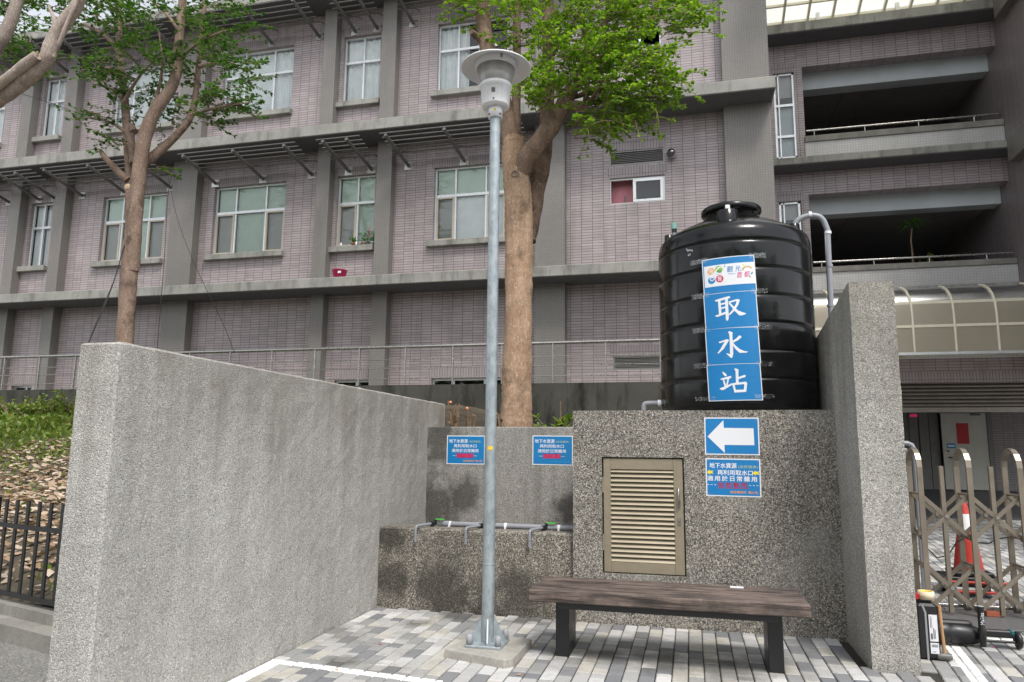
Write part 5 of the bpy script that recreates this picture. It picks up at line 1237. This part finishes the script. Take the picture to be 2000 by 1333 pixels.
kb = MB(); kp = px_pt(1002,340,TYc-.24); 
kb = MB()
for (px, py, rr) in ((1006,340,.045),):
    q = px_pt(px, py, TYc-.165); kb.lathe([(rr*1.25,0),(rr,.02),(rr*.75,.012),(rr*.7,0),(0,.004)], (0,0,0), 14)
    n0 = len(kb.v)-14*5; kb.v[n0:] = [(q.x+v[0], q.y-v[2], q.z+v[1]*.9) for v in kb.v[n0:]]
kb.build('knot', M['bark_grey'], TA)
lm, tm = MB(), MB()
crown([(1150,55,TYc,110,60,.8,60,.6),(1255,45,TYc-.1,88,42,.7,44,.6),(1110,120,TYc-.3,90,45,.6,44,.6),(1205,130,TYc-.3,95,40,.7,48,.6),(1255,160,TYc-.2,55,30,.6,22,.8),(1055,178,TYc-.45,52,32,.35,20,.7),
 (1180,200,TYc-.2,95,32,.6,34,.9),(1205,222,TYc-.2,65,20,.5,12,1.3),(1155,250,TYc-.3,42,24,.4,10,1.8),(1310,10,TYc-.1,45,28,.5,12,.8),(1300,160,TYc,22,20,.4,5,1.2),(925,15,TYc,38,22,.4,9,.6),(1015,40,TYc-.2,55,45,.5,22,.6),
 (1180,-70,TYc,210,60,1.2,90,.6),(960,-90,TYc+.2,130,60,1.0,40,.6),(1120,-200,TYc,260,90,1.6,90,.6),(1360,35,TYc,16,18,.3,4,1.6)],
 px_pt(1030,200,TYc), lm, tm, .060, 24, (.22,.6), mult=1.7, gaps=((1230,1292,58,96),(1195,1240,84,108),(1045,1075,95,130)))
for (px, py) in ((1150,255),(1190,235),(1240,235),(1280,215)): spray(lm, tm, px_pt(px, py, TYc-.4), Vector((rnd.uniform(-.1,.25), -.1, -1)), .32, 12, .05, .5)
spray(lm, tm, px_pt(1150,262,TYc-.4), Vector((-.35,0,-1)), .3, 9, .045, .5)
lm.build('crown', M['leaf_lit'], TA, fixn=False); tm.build('twigs', M['bark_grey'], TA, fixn=False, kind='stuff')
# --- tree behind the left wall
TYl = 10.0
TB_ = thing('leafy_tree', (px_pt(243,700,TYl).x, TYl, bank(px_pt(243,700,TYl).x, TYl)), 'slender grey-brown tree with green leaves darkened for shade and roped trunk rising behind the tall pebble wall', 'tree')
tb = MB()
limb(tb, [(240,760,TYl,22),(243,660,TYl,18.5),(250,570,TYl,18),(254,520,TYl,19),(256,470,TYl,18)], 24, 3, .02)
limb(tb, [(257,530,TYl,16),(264,440,TYl-.05,16),(268,380,TYl-.05,15.5),(275,300,TYl-.1,15.5),(288,250,TYl-.1,15.5),(303,215,TYl-.1,14.5),(330,180,TYl-.05,13.5),(345,150,TYl,12),(350,80,TYl,10.5),(357,0,TYl,9.5),(362,-100,TYl,8)], 24, 3, .02)
limb(tb, [(252,520,TYl+.15,13),(256,420,TYl+.15,12),(254,350,TYl+.2,11),(250,270,TYl+.2,10),(242,180,TYl+.2,9),(234,110,TYl+.25,8.5),(232,50,TYl+.25,7),(232,-60,TYl+.3,6)], 10)
limb(tb, [(236,108,TYl+.2,6),(220,85,TYl+.1,5),(200,65,TYl,4.5),(165,48,TYl,4)], 8)
limb(tb, [(248,352,TYl+.1,9),(230,335,TYl,8.5),(208,312,TYl-.1,7),(196,295,TYl-.1,5)], 8)
limb(tb, [(270,330,TYl,12),(300,305,TYl+.2,11),(340,270,TYl+.3,9),(375,230,TYl+.4,8),(385,170,TYl+.4,7),(390,90,TYl+.45,6),(400,0,TYl+.5,6),(408,-80,TYl+.5,5)], 10)
limb(tb, [(262,258,TYl+.1,10),(250,240,TYl+.1,10),(262,320,TYl+.1,10)], 8)
for (a, b, c_) in (((232,140),(200,130),(150,140)), ((240,190),(210,170),(180,165)), ((345,120),(390,80),(440,60)), ((388,130),(430,120),(490,140)), ((375,225),(420,210),(490,200)), ((242,200),(270,150),(300,120)), ((300,218),(320,130),(310,60)), ((350,60),(320,20),(280,-10)), ((250,260),(210,235),(170,230))):
    yo = rnd.uniform(-.7,.6); limb(tb, [(*a, TYl+.1, 5), (*b, TYl+.1+yo*.5, 3.2), (*c_, TYl+yo, 1.6)], 6)
tb.build('trunk', M['bark_grey'], TB_)
cu = MB(); q = px_pt(251,367,TYl-.09); cu.lathe([(.062,0),(.052,.012),(0,.010)], (0,0,0), 14); cu.v = [(q.x+v[0], q.y-v[2]-.03, q.z+v[1]) for v in cu.v]; cu.build('cut_knot', M['cutwood'], TB_)
lm, tm = MB(), MB()
crown([(330,70,TYl,110,60,1.0,70,.5),(300,145,TYl+.1,95,45,.9,56,.5),(430,105,TYl,55,28,.6,24,.5),(455,140,TYl,45,14,.4,10,.6),(440,195,TYl,60,22,.5,24,.6),(470,205,TYl-.1,35,12,.3,8,.7),(390,215,TYl,50,20,.5,18,.6),(215,135,TYl,52,20,.5,20,.5),(215,170,TYl-.1,40,12,.4,9,.5),
 (205,225,TYl,48,11,.4,11,.5),(215,275,TYl-.2,32,16,.3,7,.8),(290,215,TYl+.3,60,25,.6,18,.6),(250,40,TYl,70,45,.8,30,.5),(140,30,TYl+.2,90,40,.8,24,.5),(60,110,TYl+.4,80,50,.8,26,.5),(30,40,TYl+.4,60,60,.8,20,.5),(320,330,TYl+.2,14,8,.2,3,.8),
 (330,-70,TYl,220,60,1.4,110,.5),(150,-60,TYl,170,45,1.2,45,.5),(430,20,TYl+.2,60,45,.8,24,.5)],
 px_pt(280,200,TYl), lm, tm, .072, 19, (.28,.65), mult=1.15)
lm.build('crown', M['leaf_shaded'], TB_, fixn=False); tm.build('twigs', M['bark_grey'], TB_, fixn=False, kind='stuff')
# --- lopped tree whose limbs reach in at the far left
TYf = 7.2
fb = px_pt(-330,1000,TYf)
TC_ = thing('lopped_tree', (fb.x, TYf, bank(fb.x, TYf)), 'pale lopped tree with sawn-off limbs leaning in beside the bank', 'tree')
tb = MB()
limb(tb, [(-420,1300,TYf,44),(-400,900,TYf,38),(-330,600,TYf,34),(-200,350,TYf,30),(-80,235,TYf,26),(0,190,TYf,22),(45,160,TYf,20),(92,118,TYf,19),(97,95,TYf,18),(112,62,TYf,17.5),(135,32,TYf,16),(160,0,TYf,14),(175,-60,TYf,10)], 24, 3, .03, .09)
limb(tb, [(-60,215,TYf-.15,16),(0,165,TYf-.15,13),(40,133,TYf-.15,12.5),(72,109,TYf-.15,12)], 12, 1)
limb(tb, [(106,112,TYf-.1,4.5),(118,80,TYf-.12,5),(135,35,TYf-.12,5),(152,0,TYf-.1,5),(165,-60,TYf-.1,5)], 8)
limb(tb, [(112,60,TYf,8),(105,35,TYf,5),(95,12,TYf,3)], 8)
limb(tb, [(-260,430,TYf+.3,24),(-60,190,TYf+.3,18),(0,90,TYf+.3,15),(22,40,TYf+.3,14.5),(42,-20,TYf+.3,13),(60,-100,TYf+.3,10)], 12)
tb.build('trunk', M['bark_pale'], TC_)
cu = MB()
for (px, py, rr, yy) in ((73,108,.058,TYf-.15),(167,35,.03,TYf-.06)):
    q = px_pt(px, py, yy); cu.lathe([(rr,0),(rr*.6,.006),(0,.007)], (0,0,0), 14); n0 = len(cu.v)-14*3
    cu.v[n0:] = [(q.x+v[0]*.45+v[2], q.y-v[0]*.75, q.z+v[1]) for v in cu.v[n0:]]
cu.build('sawn_end', M['cutwood'], TC_)
lm, tm = MB(), MB()
crown([(70,10,TYf+.8,110,25,.7,20,.5),(-40,60,TYf+.8,60,70,.8,16,.5),(60,-70,TYf+.5,220,60,1.4,60,.5),(-120,-20,TYf,150,110,1.5,50,.5)], px_pt(-100,100,TYf), lm, tm, .065, 18, (.25,.5), mult=1.6)
lm.build('crown', M['leaf_shaded'], TC_, fixn=False); tm.build('twigs', M['bark_grey'], TC_, fixn=False, kind='stuff')
# --- belt of trees across the street behind the viewer: added to darken reflections in glass and tank
lm = MB()
for k in range(26):
    cx_, cy_ = -34+k*2.8+rnd.uniform(-.8,.8), -16+rnd.uniform(-2,2); h = rnd.uniform(8,12)
    for _ in range(300):
        a = rv()
        if a.length > 1: continue
        leaf(lm, Vector((cx_+a.x*2.2, cy_+a.y*2, h*.62+a.z*h*.42)), rv(), (Vector((0,-.2,1))+rv(.6)).normalized(), rnd.uniform(.7,1.4))
    lm.tube([(cx_,cy_,-.06),(cx_,cy_,h*.6)], .16, 6)
tag(lm.build('tree_belt', M['leaf_shaded'], fixn=False), 'belt of dark green trees added across the street, mirrored in the panes', 'trees', kind='stuff')
# ------------------------------------------------------------------ fallen leaves, weeds, low plants
M['deadleaf'] = leafmat('fallen_leaf', [(.40,.28,.19),(.28,.18,.11),(.52,.41,.31),(.60,.50,.40),(.36,.24,.15)], .1)
M['weed'] = leafmat('weed_leaf', [(.09,.15,.02),(.15,.24,.03),(.24,.32,.06),(.27,.28,.09)], .35)
lm = MB()
def grassy(x, y): return .5+.5*math.sin(x*1.3+2*math.sin(y*.9))*math.cos(y*1.1+x*.4)
cnt = 0
while cnt < 6500:
    x = rnd.uniform(-11,-3.05); y = fence_y(x)+.1+rnd.random()**.8*6.2
    if y > 10.2 or (grassy(x, y) > .72 and rnd.random() < .6): continue
    a = rnd.uniform(0,6.28); d = Vector((math.cos(a), math.sin(a), rnd.uniform(-.1,.45)))
    leaf(lm, Vector((x, y, bank(x,y)+rnd.uniform(.005,.05))), d, (Vector((0,-.2,1))+rv(.5)).normalized(), rnd.uniform(.06,.15)); cnt += 1
lm.build('fallen_leaves', M['deadleaf'], kind='stuff', fixn=False)
lm = MB(); cnt = 0
while cnt < 15000:
    x = rnd.uniform(-16,-3.1); y = fence_y(x)+.2+rnd.random()*9
    if y > 12.9 or (x > -6.5 and y > 8.5): continue
    dens = .30*grassy(x, y)**3 + sstep(8.6, 10.6, y)*.8
    if rnd.random() > dens: continue
    h = rnd.uniform(.03,.085)*(1+.8*sstep(9.5,11.5,y)); a = rnd.uniform(0,6.28); d = Vector((math.cos(a)*.7, math.sin(a)*.7, rnd.uniform(.4,1.2)))
    leaf(lm, Vector((x, y, bank(x,y)-.01+rnd.random()*h*.6)), d, rv(), h); cnt += 1
lm.build('ground_cover', M['weed'], kind='stuff', fixn=False)
def shrub(name, label, c, h, r_, n, mat, group=None, ls=.10):
    o = thing(name, c, label, 'plant', group); lm, st_ = MB(), MB()
    for k in range(n):
        a = rnd.uniform(0,6.28); d = Vector((math.cos(a)*r_, math.sin(a)*r_, h*rnd.uniform(.6,1.0))); e = Vector(c)+d
        st_.tube([Vector(c), Vector(c)+d*.5+Vector((0,0,h*.1)), e], [.008,.006,.003], 5, caps=False)
        for _ in range(14): f = rnd.uniform(.35,1.0); leaf(lm, Vector(c)+d*f, (d.normalized()*.3+rv(.9)).normalized(), (Vector((0,0,1))+rv(.5)).normalized(), ls*rnd.uniform(.6,1.2))
    lm.build('leaves', mat, o, fixn=False); st_.build('stems', M['bark_grey'], o, fixn=False); return o
for i, (px, h) in enumerate(((-40,.5),(18,.42),(52,.3),(85,.5),(112,.38),(140,.6))):
    c = onY(px, 800, 12.2); shrub('bush', 'leafy green weed bush growing at the foot of the dark retaining wall', (c.x, 12.2, bank(c.x, 12.2)), h, .35, 16, M['weed'], 'weed bushes along the retaining wall', .085)
# dry stalks and green weeds behind the back wall
M['dry'] = plain('dry_stalk', (.17,.115,.07), .9, var=.25, vs=20)
M['orangefl'] = plain('orange_bud', (.75,.28,.12), .7, var=.1)
for i, (px, top, w_, lab) in enumerate(((885,783,9,'bushy cluster of dry brown plant stalks behind the back wall, between the walls'), (918,795,6,'thin single dry brown plant stalk behind the notice wall'), (975,805,5,'dry stalk hidden between lamp post and trunk behind the back wall'))):
    c = onY(px, 838, 8.0); tz = onY(px, top, 8.0).z; o = thing('dry_plant', (c.x, 8.0, bank(c.x, 8.0)), lab, 'plant'); m = MB(); fl = MB()
    for k in range(9 if i == 0 else 5):
        x = c.x+rnd.uniform(-1,1)*px_len(w_*.6, 8); e = Vector((c.x+rnd.uniform(-1,1)*px_len(w_*1.6, 8), 8+rnd.uniform(-.05,.05), bank(c.x,8)+(tz-bank(c.x,8))*rnd.uniform(.7,1.0)))
        m.tube([(x, 8, bank(x,8)-.05), Vector((x,8,bank(x,8))).lerp(e,.5)+rv(.02), e+rv(.01)], [.016,.014,.007], 6)
        for _ in range(5): q = Vector((x,8,bank(x,8))).lerp(e, rnd.uniform(.3,1)); leaf(m, q, rv(), rv(), .05)
    q = Vector((c.x-.04, 8, tz-.02)); fl.lathe([(0,-.02),(.018,-.008),(.018,.008),(0,.02)], q, 8)
    m.build('stalks', M['dry'], o, fixn=False); fl.build('bud', M['orangefl'], o)
c = onY(1075,838,7.9); shrub('weed_plant', 'bright green weed growing behind the back wall beside the tree trunk', (c.x, 7.9, bank(c.x,7.9)), .26, .16, 7, M['leaf_lit'], None, .07)
c = onY(1105,838,7.8); o = shrub('weed_plant', 'broad-leaved green weed with brown stake at the platform corner', (c.x, 7.8, bank(c.x,7.8)), .30, .08, 4, M['weed'], None, .12)
m = MB(); q = onY(1095,840,7.8); m.tube([(q.x,7.8,1.4),(q.x,7.8,onY(1095,784,7.8).z)], .008, 6); m.build('stake', M['dry'], o)
# ------------------------------------------------------------------ bar fence at the left
FN = thing('bar_fence', (FA.x, FA.y, .19), 'low black fence of flat vertical bars along the leaf-strewn bank', 'fence')
M['fence'] = plain('black_fence_paint', (.018,.018,.019), .45, .2, .2)
zt0 = .965
def fpt(s_, z, off=0): q = fp(s_, off); return Vector((q.x, q.y, z))
ang = math.atan2(FD.y, FD.x)
bm_ = MB(); bm_.box(-.019, .019, -.006, .006, .235, zt0); so = link('bar', bm_, M['fence'], FN, origin=(0,0,0)); bme = so.data; bpy.data.objects.remove(so)
s_ = .35; sp_ = .165
for k in range(95):
    q = fpt(s_+k*sp_, 0, -.02); inst('bar', bme, (q.x, q.y, 0), FN, rot=(0,0,ang))
for (z, h_, t_) in ((.245,.035,.03),(.76,.035,.03)):
    m = MB(); m.bar(fpt(.05, z, -.02), fpt(9, z, -.02), t_, h_); m.build('rail', M['fence'], FN)
for k in range(4):
    m = MB(); q = fpt(.25+k*2.4, 0, -.02); m.box(q.x-.02, q.x+.02, q.y-.02, q.y+.02, .18, zt0+.01); m.build('post', M['fence'], FN)
# green plastic bag
M['bag'] = plain('green_plastic', (.02,.33,.17), .25, var=.3, vs=25); q = onZ(93,1246,.0); m = MB(); pr = []
for i in range(7):
    for k in range(12):
        th = math.pi*i/6; a = 2*math.pi*k/12; rr = .055*math.sin(th)*(1+.35*math.sin(3*a+i)*rnd.random()); pr.append((q.x+.02+rr*math.cos(a)*1.25, q.y+.02+rr*math.sin(a), .03-.03*math.cos(th)*(1+.3*math.sin(2*a))))
m.add(pr, [(i*12+k, i*12+(k+1) % 12, (i+1)*12+(k+1) % 12, (i+1)*12+k) for i in range(6) for k in range(12)]); tag(m.build('plastic_bag', M['bag']), 'crumpled green plastic bag on the ground beside the tall wall', 'bag')
# a few dropped leaves and petals on the paving
for i, (px, py, mt, lab) in enumerate(((737,1258,'lpink','tiny pink petal on the pavers beside the left wall'),(652,1308,'sorange','tiny orange leaf on the white painted line'),(1008,1318,'sorange','dry orange leaf at the chipped footing corner'),(1041,1262,'yellow','small yellow leaf stuck at the lamp footing edge'),(1937,1264,'lpink','pink scrap on the white line near the drill'))):
    q = onZ(px, py, .006); m = MB(); leaf(m, q, Vector((1,.4,.15)), Vector((0,0,1)), .035); tag(m.build('fallen_leaf', M[mt], fixn=False), lab, 'leaf')
# ------------------------------------------------------------------ ropes and cables
M['rope'] = plain('black_rope', (.015,.015,.016), .7, var=0)
def cable(pts, r_, lab):
    m = MB(); m.tube(smooth_path([onY(a, b, Y) for a, b, Y in pts], 2), r_, 5); tag(m.build('cable', M['rope']), lab, 'cable')
cable([(246,470,9.9),(220,560,9.6),(195,620,9.2),(172,672,9.0)], .009, 'black rope running down from the slender tree trunk to the left')
cable([(243,480,9.85),(225,545,9.7),(200,600,9.4),(178,655,9.1)], .006, 'thinner black cord beside the rope tied to the slender trunk')
cable([(335,345,14.2),(327,380,14.2),(322,500,13.9),(310,640,13.6),(306,700,13.3)], .008, 'black cable hanging straight down the wide grey column')
cable([(330,350,14.2),(345,430,14.0),(385,530,13.6),(440,640,13.2),(458,690,13.05)], .006, 'black cable slanting from the column bracket down to the railing')
cable([(40,183,13.8),(110,205,13.9),(180,232,14.1),(240,250,14.3)], .008, 'thin dark wire crossing the upper storey behind the lopped tree')
# ------------------------------------------------------------------ window-sill plants, bucket, balcony plants
SY = YW-.06; SZ = 6.20
POTS = [(746,'white',.07,.02),(757,'terra',.09,.16),(769,'glass',.10,.0),(778,'white',.08,.0),(789,'blush',.08,.30),(803,'dark',.10,.28),(813,'white',.08,.12)]
M['terra'] = plain('terracotta', (.45,.21,.12), .8, var=.1); M['blush'] = plain('blush_pot', (.55,.38,.33), .7, var=.05); M['potwhite'] = plain('white_pot', (.65,.65,.63), .5, var=.04)
pots = [(666,'potwhite',.11,.0,'white-capped bottle standing at the window sill end by the column'),(737-48,'blush',.07,.13,'tiny blush pot with upright green sprig on the window sill'),(690,'terra',.08,.12,'terracotta pot with dark leafy stem on the window sill'),(696,'potwhite',.11,.0,'slim white bottle among the pots on the window sill'),(703,'potwhite',.085,.0,'empty white cup on the window sill'),(710,'blush',.08,.28,'blush pot with the tallest green plant on the window sill'),(718,'pad',.10,.24,'grey pot with pink-flowering plant on the window sill'),(727,'potwhite',.08,.26,'white pot with bushy plant at the window sill end')]
for i, (px, mt, h, ph, lab) in enumerate(pots):
    q = onY(px, 478, SY); o = thing('potted_plant' if ph else 'bottle', (q.x, SY, SZ), lab, 'plant' if ph else 'bottle'); m = MB(); rr = .03+.012*(i % 3)
    if mt == 'potwhite' and not ph and i in (0, 3): m.lathe([(0,0),(.03,0),(.03,h*.6),(.014,h*.8),(.014,h)], (q.x,SY,SZ-.003), 10, capt=True)
    else: m.lathe([(0,0),(rr*.75,0),(rr,h),(rr*1.08,h),(rr*1.08,h-.012),(rr*.8,h-.012)], (q.x,SY,SZ-.003), 12)
    m.build('pot' if ph else 'container', M[mt], o)
    if ph:
        lm = MB()
        for k in range(22): f = rnd.random(); leaf(lm, Vector((q.x+rnd.uniform(-.03,.03)*(1+2*f), SY+rnd.uniform(-.03,.03), SZ+h*.8+ph*f)), rv(), (Vector((0,0,1))+rv(.4)), .075)
        lm.tube([(q.x,SY,SZ+h*.5),(q.x,SY,SZ+h+ph*.9)], .004, 4); lm.build('leaves', M['leaf_shaded'], o, fixn=False)
    if i == 6: m = MB(); m.tube([(q.x+.01,SY,SZ+.2),(q.x+.01,SY,SZ+.42)], .012, 6); m.build('flower_spike', M['lpink'], o)
M['bucket'] = plain('magenta_plastic', (.50,.012,.10), .4, var=.06)
q = onY(663,541,14.75); BK = thing('bucket', (q.x, 14.75, 5.25), 'bright pink plastic bucket standing on the concrete ledge', 'bucket'); m = MB()
m.lathe([(0,.0),(.13,.0),(.165,.20),(.18,.205),(.18,.215),(.155,.212),(.122,.02)], (q.x,14.75,5.249), 24); m.build('pail', M['bucket'], BK)
m = MB(); m.tube([(q.x+.165*math.cos(a), 14.75+.05*math.sin(a)*0, 5.45+.16*math.sin(a)) for a in [math.pi*k/10 for k in range(11)]], .005, 5); m.build('handle', M['steel'], BK)
m = MB(); m.box(q.x+.04, q.x+.12, 14.58, 14.586, 5.36, 5.41); m.build('label', M['label'], BK)
# balcony palm and shrub
PYb = 17.9; base_ = onY(1782,500,PYb); zf = 5.02
PM = thing('balcony_palm', (base_.x, PYb, zf), 'thin-stemmed palm-like plant with drooping leaves on the lower balcony', 'plant')
m = MB(); m.tube([(base_.x,PYb,zf+.35),onY(1782,495,PYb),onY(1779,470,PYb),onY(1781,447,PYb)], [.03,.024,.02,.018], 7); m.build('stem', M['dry'], PM)
m = MB(); m.lathe([(0,0),(.13,0),(.17,.35),(.15,.35)], (base_.x,PYb,zf), 14); m.build('pot', M['terra'], PM)
lm = MB(); ct = onY(1781,445,PYb)
for k in range(34):
    a = rnd.uniform(0,6.28); d = Vector((math.cos(a), math.sin(a)*.8, rnd.uniform(.0,.9))).normalized(); p0 = ct+Vector((0,0,rnd.uniform(-.02,.12))); p1 = p0+d*.2; p2 = p1+(d+Vector((0,0,-.9))).normalized()*.2
    sd = d.cross(Vector((0,0,1))).normalized()*.022; lm.add([p0,p1+sd,p2,p1-sd], [(0,1,2,3)], True)
lm.build('leaves', M['leaf_shaded'], PM, fixn=False)
c = onY(1812,502,PYb+.1); shrub('balcony_shrub', 'small bright green shrub beside the palm on the lower balcony', (c.x, PYb+.1, zf+.3), .75, .22, 7, M['leaf_lit'], None, .09)
m = MB(); m.lathe([(0,0),(.12,0),(.16,.32),(.14,.32)], (c.x,PYb+.1,zf), 14); tag(m.build('planter', M['terra']), 'round planter under the balcony shrub behind the parapet', 'planter')
